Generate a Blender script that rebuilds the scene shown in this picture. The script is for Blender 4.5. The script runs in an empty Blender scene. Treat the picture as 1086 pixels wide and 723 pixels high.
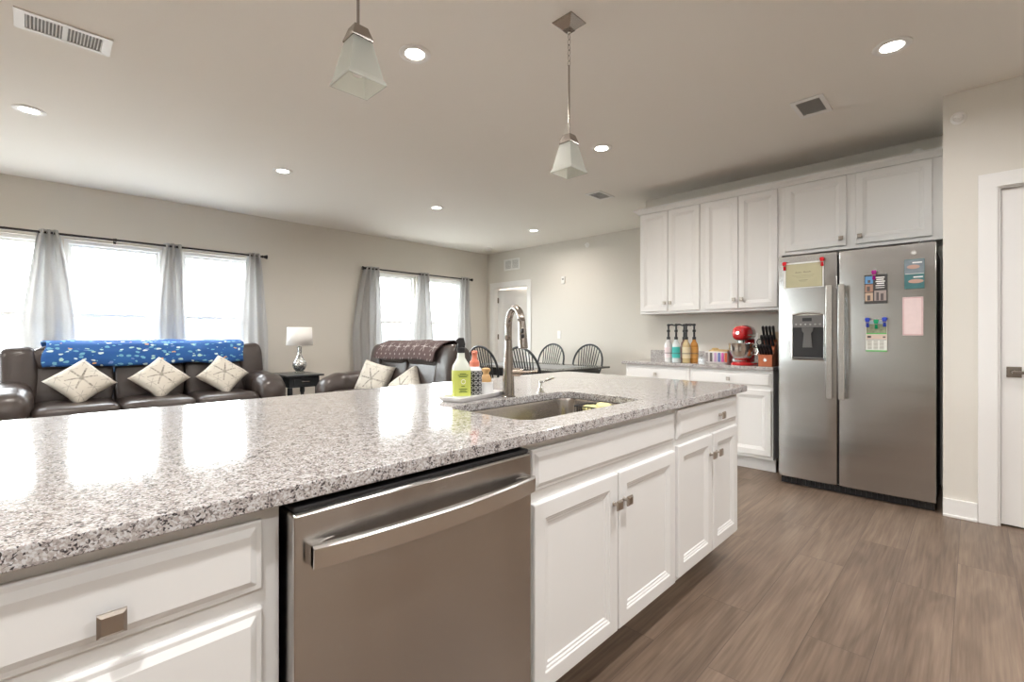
import bpy, bmesh, math, random
from mathutils import Vector, Matrix, noise
random.seed(7)
PI = math.pi
sc = bpy.context.scene
C = sc.collection

# ------------------------------------------------------------------ camera, world, exposure
F_PX, YAW, CX, CY, HCAM = 499.0, math.radians(45.6), 543.0, 356.0, 1.18
cam = bpy.data.cameras.new('camera'); camo = bpy.data.objects.new('camera', cam); C.objects.link(camo)
camo.location = (0, 0, HCAM); camo.rotation_euler = (PI/2, 0, -YAW)
cam.sensor_fit = 'HORIZONTAL'; cam.sensor_width = 36; cam.lens = 36*F_PX/1086
cam.shift_x = 0.0; cam.shift_y = (CY-361.5)/1086
cam.clip_start = 0.02; cam.clip_end = 500
sc.camera = camo
sc.view_settings.view_transform = 'Standard'; sc.view_settings.look = 'None'
sc.view_settings.gamma = 1; sc.view_settings.use_curve_mapping = False
sc.view_settings.exposure = 0.70
sc.cycles.use_denoising = True
sc.cycles.max_bounces = 10; sc.cycles.diffuse_bounces = 6; sc.cycles.glossy_bounces = 5
sc.cycles.transmission_bounces = 8; sc.cycles.transparent_max_bounces = 12
sc.cycles.sample_clamp_indirect = 6.0; sc.cycles.caustics_reflective = False; sc.cycles.caustics_refractive = False
SKY = 15.0
DOWNLIGHT = 12.0

w = bpy.data.worlds.new('sky'); sc.world = w; w.use_nodes = True
nt = w.node_tree; nt.nodes.clear()
wo = nt.nodes.new('ShaderNodeOutputWorld'); bg = nt.nodes.new('ShaderNodeBackground')
tc = nt.nodes.new('ShaderNodeTexCoord'); sx = nt.nodes.new('ShaderNodeSeparateXYZ')
rp = nt.nodes.new('ShaderNodeValToRGB'); mr = nt.nodes.new('ShaderNodeMapRange')
nt.links.new(tc.outputs['Generated'], sx.inputs[0])
mr.inputs['From Min'].default_value = -0.3; mr.inputs['From Max'].default_value = 0.7
nt.links.new(sx.outputs['Z'], mr.inputs['Value']); nt.links.new(mr.outputs[0], rp.inputs[0])
e = rp.color_ramp.elements
e[0].position = 0; e[0].color = (.10, .12, .11, 1)
e[1].position = 1; e[1].color = (.92, .96, 1.0, 1)
for p_, c_ in ((.285, (.13, .17, .17, 1)), (.296, (.20, .26, .27, 1)), (.315, (.55, .62, .65, 1)), (.36, (.95, 1, 1, 1))):
    k = e.new(p_); k.color = c_
nt.links.new(rp.outputs[0], bg.inputs[0]); bg.inputs[1].default_value = SKY
nt.links.new(bg.outputs[0], wo.inputs[0])

# ------------------------------------------------------------------ materials
M = {}
def nodes_of(m): return m.node_tree.nodes, m.node_tree.links
def mat(name, col, rough=.5, metal=0.0, spec=None, emit=None, estr=0, coat=0, bump=None, trans=0, vary=None, sheen=0):
    if name in M: return M[name]
    m = bpy.data.materials.new(name); m.use_nodes = True; M[name] = m
    n, l = nodes_of(m); b = n['Principled BSDF']
    b.inputs['Base Color'].default_value = (*col, 1); b.inputs['Roughness'].default_value = rough
    b.inputs['Metallic'].default_value = metal
    if spec is not None: b.inputs['Specular IOR Level'].default_value = spec
    if coat: b.inputs['Coat Weight'].default_value = coat; b.inputs['Coat Roughness'].default_value = .05
    if trans: b.inputs['Transmission Weight'].default_value = trans
    if sheen: b.inputs['Sheen Weight'].default_value = sheen
    if emit: b.inputs['Emission Color'].default_value = (*emit, 1); b.inputs['Emission Strength'].default_value = estr
    t = n.new('ShaderNodeTexCoord')
    if vary:   # (scale, amount): gentle procedural tone variation
        nz = n.new('ShaderNodeTexNoise'); nz.inputs['Scale'].default_value = vary[0]; nz.inputs['Detail'].default_value = 5
        l.new(t.outputs['Object'], nz.inputs['Vector'])
        mx = n.new('ShaderNodeMixRGB'); mx.inputs[1].default_value = (*[c*(1-vary[1]) for c in col], 1)
        mx.inputs[2].default_value = (*[min(1, c*(1+vary[1])) for c in col], 1)
        l.new(nz.outputs['Fac'], mx.inputs[0]); l.new(mx.outputs[0], b.inputs['Base Color'])
    if bump:   # (scale, strength, stretch)
        nz = n.new('ShaderNodeTexNoise'); nz.inputs['Scale'].default_value = bump[0]; nz.inputs['Detail'].default_value = 4
        mp = n.new('ShaderNodeMapping')
        if len(bump) > 2: mp.inputs['Scale'].default_value = bump[2]
        l.new(t.outputs['Object'], mp.inputs[0]); l.new(mp.outputs[0], nz.inputs['Vector'])
        bp = n.new('ShaderNodeBump'); bp.inputs['Strength'].default_value = bump[1]; bp.inputs['Distance'].default_value = .01
        l.new(nz.outputs['Fac'], bp.inputs['Height']); l.new(bp.outputs[0], b.inputs['Normal'])
    return m

wall_m = mat('wall_paint', (.69, .66, .605), .75, vary=(1.5, .015))
ceil_m = mat('ceiling_paint', (.83, .80, .745), .85, vary=(.8, .01))
trim_m = mat('white_trim', (.80, .79, .775), .45, vary=(3, .01))
cab_m = mat('white_cabinet_paint', (.80, .795, .785), .38, vary=(3, .01))
kick_m = mat('toe_kick', (.72, .71, .70), .5, vary=(3, .02))
vinyl_m = mat('white_vinyl', (.85, .86, .86), .4, vary=(3, .01))
def brushed(name, col, rough, aniso, rot, mottle):
    m = mat(name, col, rough, 1.0); n, l = nodes_of(m); b = n['Principled BSDF']
    b.inputs['Anisotropic'].default_value = aniso; b.inputs['Anisotropic Rotation'].default_value = rot
    tg = n.new('ShaderNodeTangent'); tg.direction_type = 'RADIAL'; tg.axis = 'Z'; l.new(tg.outputs[0], b.inputs['Tangent'])
    t = n.new('ShaderNodeTexCoord'); mp = n.new('ShaderNodeMapping'); mp.inputs['Scale'].default_value = mottle; l.new(t.outputs['Object'], mp.inputs[0])
    nz = n.new('ShaderNodeTexNoise'); nz.inputs['Scale'].default_value = 1; nz.inputs['Detail'].default_value = 2; l.new(mp.outputs[0], nz.inputs[0])
    bp = n.new('ShaderNodeBump'); bp.inputs['Strength'].default_value = .35; bp.inputs['Distance'].default_value = .012; l.new(nz.outputs['Fac'], bp.inputs['Height']); l.new(bp.outputs[0], b.inputs['Normal'])
    return m
steel_m = brushed('stainless_steel', (.54, .52, .50), .22, .8, .25, (7, 1, .12))
fsteel_m = brushed('fridge_steel', (.50, .49, .48), .25, .75, 0, (.5, 1, 3.0))
handle_m = mat('brushed_handle', (.66, .65, .635), .24, 1.0, vary=(30, .03))
sink_m = mat('sink_steel', (.45, .42, .39), .22, 1.0, vary=(8, .05))
nickel_m = mat('brushed_nickel', (.36, .325, .295), .24, 1.0, vary=(40, .04))
chrome_m = mat('chrome', (.75, .74, .72), .12, 1.0, vary=(20, .02))
knob_m = mat('satin_nickel_knob', (.46, .41, .36), .33, 1.0, vary=(60, .04))
black_m = mat('black_plastic', (.018, .018, .02), .35, vary=(10, .2))
dark_m = mat('dark_grey_case', (.045, .045, .048), .45, vary=(10, .1))
charcoal_m = mat('charcoal_panel', (.14, .135, .13), .3, vary=(10, .05))
rod_m = mat('bronze_rod', (.035, .03, .03), .4, .6, vary=(10, .1))
wood_black_m = mat('black_painted_wood', (.035, .04, .045), .28, vary=(20, .2))
tabletop_m = mat('dark_tabletop', (.06, .06, .058), .18, vary=(12, .2))
white_cer = mat('white_ceramic', (.82, .82, .82), .15, coat=.5, vary=(5, .01))
plate_m = mat('white_plate', (.82, .81, .79), .4, vary=(5, .01))
vent_dark = mat('vent_shadow', (.20, .19, .18), .7, vary=(10, .1))
leather_m = mat('brown_leather', (.060, .047, .043), .30, bump=(22, .22), vary=(9, .18))
glow_m = mat('downlight_lens', (1, .96, .9), .5, emit=(1, .93, .82), estr=14, vary=(3, .01))
shade_m = mat('lamp_shade_linen', (.86, .85, .83), .8, emit=None, vary=(40, .02))
outlet_m = plate_m

def wood_mat(name, c1, c2, scale=(3, 3, 40)):
    m = bpy.data.materials.new(name); m.use_nodes = True; n, l = nodes_of(m); b = n['Principled BSDF']; t = n.new('ShaderNodeTexCoord')
    mp = n.new('ShaderNodeMapping'); mp.inputs['Scale'].default_value = scale; l.new(t.outputs['Object'], mp.inputs[0])
    nz = n.new('ShaderNodeTexNoise'); nz.inputs['Scale'].default_value = 2; nz.inputs['Detail'].default_value = 4; l.new(mp.outputs[0], nz.inputs[0])
    mx = n.new('ShaderNodeMixRGB'); mx.inputs[1].default_value = (*c1, 1); mx.inputs[2].default_value = (*c2, 1); l.new(nz.outputs['Fac'], mx.inputs[0])
    l.new(mx.outputs[0], b.inputs['Base Color']); b.inputs['Roughness'].default_value = .4; return m

def granite():
    m = bpy.data.materials.new('speckled_granite'); m.use_nodes = True
    n, l = nodes_of(m); b = n['Principled BSDF']; t = n.new('ShaderNodeTexCoord')
    wz = n.new('ShaderNodeTexNoise'); wz.inputs['Scale'].default_value = 120; wz.inputs['Detail'].default_value = 2
    l.new(t.outputs['Object'], wz.inputs['Vector'])
    ad = n.new('ShaderNodeMixRGB'); ad.blend_type = 'ADD'; ad.inputs[0].default_value = .008
    l.new(t.outputs['Object'], ad.inputs[1]); l.new(wz.outputs['Color'], ad.inputs[2])
    v = n.new('ShaderNodeTexVoronoi'); v.inputs['Scale'].default_value = 340; l.new(ad.outputs[0], v.inputs['Vector'])
    s = n.new('ShaderNodeSeparateXYZ'); l.new(v.outputs['Color'], s.inputs[0])
    r = n.new('ShaderNodeValToRGB'); r.color_ramp.interpolation = 'CONSTANT'
    cols = [(0, (.06, .055, .06)), (.09, (.17, .15, .15)), (.17, (.33, .30, .29)), (.33, (.42, .38, .365)), (.55, (.51, .485, .47)), (.78, (.62, .62, .63))]
    el = r.color_ramp.elements; el[0].position = 0; el[0].color = (*cols[0][1], 1); el[1].position = cols[1][0]; el[1].color = (*cols[1][1], 1)
    for p, c in cols[2:]:
        q = el.new(p); q.color = (*c, 1)
    nz = n.new('ShaderNodeTexNoise'); nz.inputs['Scale'].default_value = 45; nz.inputs['Detail'].default_value = 3
    l.new(t.outputs['Object'], nz.inputs['Vector'])
    ma = n.new('ShaderNodeMath'); ma.operation = 'MULTIPLY_ADD'; ma.inputs[1].default_value = .9; ma.inputs[2].default_value = -.45
    l.new(nz.outputs['Fac'], ma.inputs[0])
    m2 = n.new('ShaderNodeMath'); m2.operation = 'ADD'; m2.use_clamp = True
    l.new(s.outputs['X'], m2.inputs[0]); l.new(ma.outputs[0], m2.inputs[1]); l.new(m2.outputs[0], r.inputs[0])
    l.new(r.outputs[0], b.inputs['Base Color'])
    b.inputs['Roughness'].default_value = .09; b.inputs['Specular IOR Level'].default_value = .6
    b.inputs['Coat Weight'].default_value = .2; b.inputs['Coat Roughness'].default_value = .03
    M['granite'] = m; return m
granite_m = granite()

def floor_mat():
    m = bpy.data.materials.new('wood_plank_floor'); m.use_nodes = True
    n, l = nodes_of(m); b = n['Principled BSDF']; t = n.new('ShaderNodeTexCoord')
    mp = n.new('ShaderNodeMapping'); mp.inputs['Location'].default_value = (0.3, -.056, 0)
    l.new(t.outputs['Object'], mp.inputs[0])
    br = n.new('ShaderNodeTexBrick'); br.offset = .37; br.squash = 1
    br.inputs['Scale'].default_value = 1; br.inputs['Brick Width'].default_value = 1.22; br.inputs['Row Height'].default_value = .207
    br.inputs['Mortar Size'].default_value = .0013; br.inputs['Mortar Smooth'].default_value = .1; br.inputs['Bias'].default_value = 0
    br.inputs['Color1'].default_value = (0, 0, 0, 1); br.inputs['Color2'].default_value = (1, 1, 1, 1); br.inputs['Mortar'].default_value = (.5, .5, .5, 1)
    l.new(mp.outputs[0], br.inputs['Vector'])
    # per-plank offset so grain does not run across seams
    sc2 = n.new('ShaderNodeVectorMath'); sc2.operation = 'SCALE'; sc2.inputs['Scale'].default_value = 7
    l.new(br.outputs['Color'], sc2.inputs[0])
    ad = n.new('ShaderNodeVectorMath'); ad.operation = 'ADD'; l.new(t.outputs['Object'], ad.inputs[0]); l.new(sc2.outputs[0], ad.inputs[1])
    g = n.new('ShaderNodeMapping'); g.inputs['Scale'].default_value = (.9, 6.5, 1); l.new(ad.outputs[0], g.inputs[0])
    wv = n.new('ShaderNodeTexNoise'); wv.inputs['Scale'].default_value = 1.5; wv.inputs['Detail'].default_value = 1.5; wv.inputs['Distortion'].default_value = .6
    l.new(g.outputs[0], wv.inputs['Vector'])
    k1 = n.new('ShaderNodeMath'); k1.operation = 'MULTIPLY'; k1.inputs[1].default_value = 22; l.new(wv.outputs['Fac'], k1.inputs[0])
    k2 = n.new('ShaderNodeMath'); k2.operation = 'SINE'; l.new(k1.outputs[0], k2.inputs[0])
    g2 = n.new('ShaderNodeMapping'); g2.inputs['Scale'].default_value = (3, 75, 1); l.new(ad.outputs[0], g2.inputs[0])
    fz = n.new('ShaderNodeTexNoise'); fz.inputs['Scale'].default_value = 1.2; fz.inputs['Detail'].default_value = 5; l.new(g2.outputs[0], fz.inputs['Vector'])
    big = n.new('ShaderNodeTexNoise'); big.inputs['Scale'].default_value = 1.6; big.inputs['Detail'].default_value = 2; l.new(g.outputs[0], big.inputs['Vector'])
    a1 = n.new('ShaderNodeMath'); a1.operation = 'MULTIPLY'; a1.inputs[1].default_value = .055; l.new(k2.outputs[0], a1.inputs[0])
    a2 = n.new('ShaderNodeMath'); a2.operation = 'MULTIPLY_ADD'; a2.inputs[1].default_value = .60; l.new(fz.outputs['Fac'], a2.inputs[0]); l.new(a1.outputs[0], a2.inputs[2])
    a3 = n.new('ShaderNodeMath'); a3.operation = 'MULTIPLY_ADD'; a3.inputs[1].default_value = .45; l.new(big.outputs['Fac'], a3.inputs[0]); l.new(a2.outputs[0], a3.inputs[2])
    sp = n.new('ShaderNodeSeparateXYZ'); l.new(br.outputs['Color'], sp.inputs[0])
    a4 = n.new('ShaderNodeMath'); a4.operation = 'MULTIPLY_ADD'; a4.inputs[1].default_value = .14; l.new(sp.outputs['X'], a4.inputs[0]); l.new(a3.outputs[0], a4.inputs[2])
    r = n.new('ShaderNodeValToRGB'); el = r.color_ramp.elements
    el[0].position = .30; el[0].color = (.095, .064, .044, 1); el[1].position = .95; el[1].color = (.29, .215, .155, 1)
    q = el.new(.62); q.color = (.19, .135, .098, 1)
    l.new(a4.outputs[0], r.inputs[0])
    mx = n.new('ShaderNodeMixRGB'); mx.blend_type = 'MIX'; mx.inputs[2].default_value = (.10, .07, .055, 1)
    l.new(br.outputs['Fac'], mx.inputs[0]); l.new(r.outputs[0], mx.inputs[1]); l.new(mx.outputs[0], b.inputs['Base Color'])
    b.inputs['Roughness'].default_value = .38; b.inputs['Specular IOR Level'].default_value = .4
    bp = n.new('ShaderNodeBump'); bp.inputs['Strength'].default_value = .08; bp.inputs['Distance'].default_value = .005
    l.new(a3.outputs[0], bp.inputs['Height']); l.new(bp.outputs[0], b.inputs['Normal'])
    return m
floor_m = floor_mat()

def flake_nodes(n, l, scale, arms=3, sharp=.10, rad=.42, jitter=True, coord='UV'):
    """value output: 1 on snowflake-like stars, one per cell of the UV grid"""
    t = n.new('ShaderNodeTexCoord'); mp = n.new('ShaderNodeMapping'); mp.inputs['Scale'].default_value = (*scale, 1)
    l.new(t.outputs[coord], mp.inputs[0])
    fr = n.new('ShaderNodeVectorMath'); fr.operation = 'FRACTION'; l.new(mp.outputs[0], fr.inputs[0])
    sb = n.new('ShaderNodeVectorMath'); sb.operation = 'SUBTRACT'; sb.inputs[1].default_value = (.5, .5, 0); l.new(fr.outputs[0], sb.inputs[0])
    sp = n.new('ShaderNodeSeparateXYZ'); l.new(sb.outputs[0], sp.inputs[0])
    at = n.new('ShaderNodeMath'); at.operation = 'ARCTAN2'; l.new(sp.outputs['Y'], at.inputs[0]); l.new(sp.outputs['X'], at.inputs[1])
    ml = n.new('ShaderNodeMath'); ml.operation = 'MULTIPLY'; ml.inputs[1].default_value = arms; l.new(at.outputs[0], ml.inputs[0])
    cs = n.new('ShaderNodeMath'); cs.operation = 'SINE'; l.new(ml.outputs[0], cs.inputs[0])
    ab = n.new('ShaderNodeMath'); ab.operation = 'ABSOLUTE'; l.new(cs.outputs[0], ab.inputs[0])
    ln = n.new('ShaderNodeVectorMath'); ln.operation = 'LENGTH'
    cb = n.new('ShaderNodeCombineXYZ'); l.new(sp.outputs['X'], cb.inputs[0]); l.new(sp.outputs['Y'], cb.inputs[1]); l.new(cb.outputs[0], ln.inputs[0])
    # width of arm across = r*|sin| < sharp
    mm = n.new('ShaderNodeMath'); mm.operation = 'MULTIPLY'; l.new(ab.outputs[0], mm.inputs[0]); l.new(ln.outputs['Value'], mm.inputs[1])
    lt = n.new('ShaderNodeMath'); lt.operation = 'LESS_THAN'; lt.inputs[1].default_value = sharp; l.new(mm.outputs[0], lt.inputs[0])
    lr = n.new('ShaderNodeMath'); lr.operation = 'LESS_THAN'; lr.inputs[1].default_value = rad; l.new(ln.outputs['Value'], lr.inputs[0])
    o = n.new('ShaderNodeMath'); o.operation = 'MULTIPLY'; l.new(lt.outputs[0], o.inputs[0]); l.new(lr.outputs[0], o.inputs[1])
    return o.outputs[0]

def pillow_mat():
    m = bpy.data.materials.new('snowflake_pillow_fabric'); m.use_nodes = True; n, l = nodes_of(m); b = n['Principled BSDF']
    a = flake_nodes(n, l, (1, 1), 3, .055, .32); c = flake_nodes(n, l, (2.9, 2.9), 3, .07, .40)
    ad = n.new('ShaderNodeMath'); ad.operation = 'MULTIPLY_ADD'; ad.inputs[1].default_value = .62; l.new(c, ad.inputs[0]); l.new(a, ad.inputs[2]); ad.use_clamp = True
    t = n.new('ShaderNodeTexCoord'); nz = n.new('ShaderNodeTexNoise'); nz.inputs['Scale'].default_value = 60; nz.inputs['Detail'].default_value = 0; l.new(t.outputs['Object'], nz.inputs[0])
    mu = n.new('ShaderNodeMath'); mu.operation = 'MULTIPLY'; l.new(ad.outputs[0], mu.inputs[0]); l.new(nz.outputs['Fac'], mu.inputs[1])
    mx = n.new('ShaderNodeMixRGB'); mx.inputs[1].default_value = (.62, .585, .52, 1); mx.inputs[2].default_value = (.06, .048, .035, 1)
    l.new(mu.outputs[0], mx.inputs[0]); l.new(mx.outputs[0], b.inputs['Base Color']); b.inputs['Roughness'].default_value = .85
    return m
pillow_m = pillow_mat()

def blue_mat():
    m = bpy.data.materials.new('blue_fish_print_fleece'); m.use_nodes = True; n, l = nodes_of(m); b = n['Principled BSDF']
    t = n.new('ShaderNodeTexCoord'); mp = n.new('ShaderNodeMapping'); mp.inputs['Scale'].default_value = (17, 30, 30); l.new(t.outputs['Object'], mp.inputs[0])
    nz = n.new('ShaderNodeTexNoise'); nz.inputs['Scale'].default_value = .8; l.new(mp.outputs[0], nz.inputs[0])
    ad = n.new('ShaderNodeMixRGB'); ad.blend_type = 'ADD'; ad.inputs[0].default_value = 1.2; l.new(mp.outputs[0], ad.inputs[1]); l.new(nz.outputs['Color'], ad.inputs[2])
    v = n.new('ShaderNodeTexVoronoi'); v.inputs['Scale'].default_value = 1.0; l.new(ad.outputs[0], v.inputs['Vector'])
    lt = n.new('ShaderNodeMath'); lt.operation = 'LESS_THAN'; lt.inputs[1].default_value = .36; l.new(v.outputs['Distance'], lt.inputs[0])
    s = n.new('ShaderNodeSeparateXYZ'); l.new(v.outputs['Color'], s.inputs[0])
    r = n.new('ShaderNodeValToRGB'); r.color_ramp.interpolation = 'CONSTANT'; el = r.color_ramp.elements
    el[0].position = 0; el[0].color = (.02, .10, .34, 1); el[1].position = .22; el[1].color = (.16, .40, .56, 1)
    for p, c in ((.62, (.60, .74, .76)), (.80, (.40, .62, .58)), (.90, (.16, .26, .55)), (.965, (.75, .42, .16))):
        q = el.new(p); q.color = (*c, 1)
    l.new(s.outputs['X'], r.inputs[0])
    n2 = n.new('ShaderNodeTexNoise'); n2.inputs['Scale'].default_value = 6; l.new(t.outputs['Object'], n2.inputs[0])
    bm_ = n.new('ShaderNodeMixRGB'); bm_.inputs[1].default_value = (.010, .06, .24, 1); bm_.inputs[2].default_value = (.03, .14, .40, 1); l.new(n2.outputs['Fac'], bm_.inputs[0])
    mx = n.new('ShaderNodeMixRGB'); l.new(lt.outputs[0], mx.inputs[0]); l.new(bm_.outputs[0], mx.inputs[1]); l.new(r.outputs[0], mx.inputs[2])
    l.new(mx.outputs[0], b.inputs['Base Color']); b.inputs['Roughness'].default_value = .9
    return m
blue_m = blue_mat()
def brown_mat():
    m = bpy.data.materials.new('brown_snowflake_fleece'); m.use_nodes = True; n, l = nodes_of(m); b = n['Principled BSDF']
    a = flake_nodes(n, l, (7, 4.3), 3, .055, .36); c = flake_nodes(n, l, (12.3, 8.1), 2, .05, .13)
    ad = n.new('ShaderNodeMath'); ad.operation = 'MAXIMUM'; l.new(c, ad.inputs[0]); l.new(a, ad.inputs[1])
    mx = n.new('ShaderNodeMixRGB'); mx.inputs[1].default_value = (.095, .062, .060, 1); mx.inputs[2].default_value = (.42, .38, .37, 1)
    l.new(ad.outputs[0], mx.inputs[0]); l.new(mx.outputs[0], b.inputs['Base Color']); b.inputs['Roughness'].default_value = .9
    return m
brown_m = brown_mat()

def curtain_mat():
    m = bpy.data.materials.new('grey_curtain_linen'); m.use_nodes = True; n, l = nodes_of(m); b = n['Principled BSDF']; out = n['Material Output']
    t = n.new('ShaderNodeTexCoord'); mp = n.new('ShaderNodeMapping'); mp.inputs['Scale'].default_value = (160, 160, 40); l.new(t.outputs['Object'], mp.inputs[0])
    nz = n.new('ShaderNodeTexNoise'); nz.inputs['Scale'].default_value = 1; l.new(mp.outputs[0], nz.inputs[0])
    mx = n.new('ShaderNodeMixRGB'); mx.inputs[1].default_value = (.50, .49, .48, 1); mx.inputs[2].default_value = (.66, .65, .645, 1); l.new(nz.outputs['Fac'], mx.inputs[0])
    l.new(mx.outputs[0], b.inputs['Base Color']); b.inputs['Roughness'].default_value = .85
    tr = n.new('ShaderNodeBsdfTranslucent'); tr.inputs[0].default_value = (.66, .66, .66, 1)
    ms = n.new('ShaderNodeMixShader'); ms.inputs[0].default_value = .42
    l.new(b.outputs[0], ms.inputs[1]); l.new(tr.outputs[0], ms.inputs[2]); l.new(ms.outputs[0], out.inputs['Surface'])
    return m
curtain_m = curtain_mat()

def glass_mat(name, tint=(1, 1, 1), gloss=.06):
    m = bpy.data.materials.new(name); m.use_nodes = True; n, l = nodes_of(m); n.remove(n['Principled BSDF']); out = n['Material Output']
    tr = n.new('ShaderNodeBsdfTransparent'); tr.inputs[0].default_value = (*tint, 1); gl = n.new('ShaderNodeBsdfGlossy'); gl.inputs['Roughness'].default_value = .02
    ms = n.new('ShaderNodeMixShader'); ms.inputs[0].default_value = gloss
    l.new(tr.outputs[0], ms.inputs[1]); l.new(gl.outputs[0], ms.inputs[2]); l.new(ms.outputs[0], out.inputs['Surface']); return m
pane_m = glass_mat('window_pane', (.98, .99, .99), .04)
def frosted():
    m = bpy.data.materials.new('frosted_glass'); m.use_nodes = True; n, l = nodes_of(m); b = n['Principled BSDF']; out = n['Material Output']
    b.inputs['Base Color'].default_value = (.62, .64, .60, 1); b.inputs['Roughness'].default_value = .35
    tr = n.new('ShaderNodeBsdfTranslucent'); tr.inputs[0].default_value = (.62, .61, .55, 1); tp = n.new('ShaderNodeBsdfTransparent')
    a = n.new('ShaderNodeMixShader'); a.inputs[0].default_value = .5; c = n.new('ShaderNodeMixShader'); c.inputs[0].default_value = .22
    l.new(b.outputs[0], a.inputs[1]); l.new(tr.outputs[0], a.inputs[2]); l.new(a.outputs[0], c.inputs[1]); l.new(tp.outputs[0], c.inputs[2]); l.new(c.outputs[0], out.inputs['Surface'])
    return m
frost_m = frosted()
clear_m = glass_mat('clear_plastic', (.86, .88, .86), .10)

def damask_mat():
    m = bpy.data.materials.new('black_white_lattice_label'); m.use_nodes = True; n, l = nodes_of(m); b = n['Principled BSDF']
    a = flake_nodes(n, l, (10, 5), 2, .03, .40); c = flake_nodes(n, l, (24, 12), 2, .12, .40)
    t = n.new('ShaderNodeTexCoord')
    mp = n.new('ShaderNodeMapping'); mp.inputs['Scale'].default_value = (10, 5, 1); l.new(t.outputs['UV'], mp.inputs[0])
    fr = n.new('ShaderNodeVectorMath'); fr.operation = 'FRACTION'; l.new(mp.outputs[0], fr.inputs[0])
    ds = n.new('ShaderNodeVectorMath'); ds.operation = 'DISTANCE'; ds.inputs[1].default_value = (.5, .5, 0); l.new(fr.outputs[0], ds.inputs[0])
    cm = n.new('ShaderNodeMath'); cm.operation = 'COMPARE'; cm.inputs[1].default_value = .36; cm.inputs[2].default_value = .05; l.new(ds.outputs['Value'], cm.inputs[0])
    mxm = n.new('ShaderNodeMath'); mxm.operation = 'MAXIMUM'; l.new(a, mxm.inputs[0]); l.new(cm.outputs[0], mxm.inputs[1])
    mx = n.new('ShaderNodeMixRGB'); mx.inputs[1].default_value = (.02, .02, .025, 1); mx.inputs[2].default_value = (.62, .62, .62, 1)
    l.new(mxm.outputs[0], mx.inputs[0]); l.new(mx.outputs[0], b.inputs['Base Color']); b.inputs['Roughness'].default_value = .4
    return m
damask_m = damask_mat()
def mosaic_mat():
    m = bpy.data.materials.new('silver_mosaic'); m.use_nodes = True; n, l = nodes_of(m); b = n['Principled BSDF']
    t = n.new('ShaderNodeTexCoord'); v = n.new('ShaderNodeTexVoronoi'); v.inputs['Scale'].default_value = 55; l.new(t.outputs['Object'], v.inputs['Vector'])
    s = n.new('ShaderNodeSeparateXYZ'); l.new(v.outputs['Color'], s.inputs[0]); r = n.new('ShaderNodeValToRGB')
    r.color_ramp.elements[0].color = (.10, .10, .10, 1); r.color_ramp.elements[1].color = (.75, .75, .73, 1); l.new(s.outputs['X'], r.inputs[0])
    l.new(r.outputs[0], b.inputs['Base Color']); b.inputs['Metallic'].default_value = .8; b.inputs['Roughness'].default_value = .25
    return m
mosaic_m = mosaic_mat()
bamboo_m = wood_mat('light_bamboo', (.62, .36, .14), (.74, .48, .22))
block_m = wood_mat('orange_wood_block', (.40, .09, .03), (.55, .16, .05), (30, 30, 3))
board_m = wood_mat('tan_cutting_board', (.50, .36, .22), (.60, .45, .30), (30, 30, 3))

# ------------------------------------------------------------------ geometry helpers
def new(): return bmesh.new()
def add_box(bm, x0, y0, z0, x1, y1, z1):
    vs = [bm.verts.new(p) for p in ((x0,y0,z0),(x1,y0,z0),(x1,y1,z0),(x0,y1,z0),(x0,y0,z1),(x1,y0,z1),(x1,y1,z1),(x0,y1,z1))]
    for f in ((0,3,2,1),(4,5,6,7),(0,1,5,4),(1,2,6,5),(2,3,7,6),(3,0,4,7)): bm.faces.new([vs[i] for i in f])
    return vs
def add_loops(bm, loops, closed=True, cap0=True, cap1=True, uv=False):
    rows = [[bm.verts.new(p) for p in lp] for lp in loops]
    lay = bm.loops.layers.uv.verify() if uv else None
    n = len(rows[0]); R_ = len(rows)
    for i in range(R_-1):
        for j in range(n if closed else n-1):
            k = (j+1) % n
            try: f = bm.faces.new((rows[i][j], rows[i][k], rows[i+1][k], rows[i+1][j]))
            except ValueError: continue
            if uv:
                for lp_, (a, b_) in zip(f.loops, ((j, i), (j+1, i), (j+1, i+1), (j, i+1))):
                    lp_[lay].uv = (a/(n if closed else n-1), b_/(R_-1))
    if closed and cap0: bm.faces.new(list(reversed(rows[0])))
    if closed and cap1: bm.faces.new(rows[-1])
    return rows
def add_lathe(bm, prof, c=(0,0,0), seg=24, cap0=True, cap1=True, uv=False, axis='Z'):
    lp = []
    for r, z in prof:
        ring = []
        for j in range(seg):
            a = 2*PI*j/seg; u, v = r*math.cos(a), r*math.sin(a)
            p = (u, v, z) if axis == 'Z' else ((z, u, v) if axis == 'X' else (v, z, u))
            ring.append((c[0]+p[0], c[1]+p[1], c[2]+p[2]))
        lp.append(ring)
    return add_loops(bm, lp, True, cap0, cap1, uv)
def frames_along(pts):
    pts = [Vector(p) for p in pts]; out = []; t0 = None; nrm = None
    for i, p in enumerate(pts):
        t = (pts[min(i+1, len(pts)-1)] - pts[max(i-1, 0)]).normalized()
        if nrm is None:
            up = Vector((0,0,1)) if abs(t.z) < .9 else Vector((1,0,0)); nrm = t.cross(up).normalized()
        else:
            nrm = (nrm - t*nrm.dot(t)).normalized()
        out.append((p, t, nrm, t.cross(nrm)))
    return out
def add_tube(bm, pts, r, seg=10, closed=False, flat=1.0):
    rs = r if isinstance(r, (list, tuple)) else [r]*len(pts)
    lp = [[tuple(p + n*math.cos(2*PI*j/seg)*rr + b*math.sin(2*PI*j/seg)*rr*flat) for j in range(seg)] for (p, t, n, b), rr in zip(frames_along(pts), rs)]
    if closed:
        rows = [[bm.verts.new(q) for q in l_] for l_ in lp]
        for i in range(len(rows)):
            a, b_ = rows[i], rows[(i+1) % len(rows)]
            for j in range(seg):
                k = (j+1) % seg; bm.faces.new((a[j], a[k], b_[k], b_[j]))
    else: add_loops(bm, lp)
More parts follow.
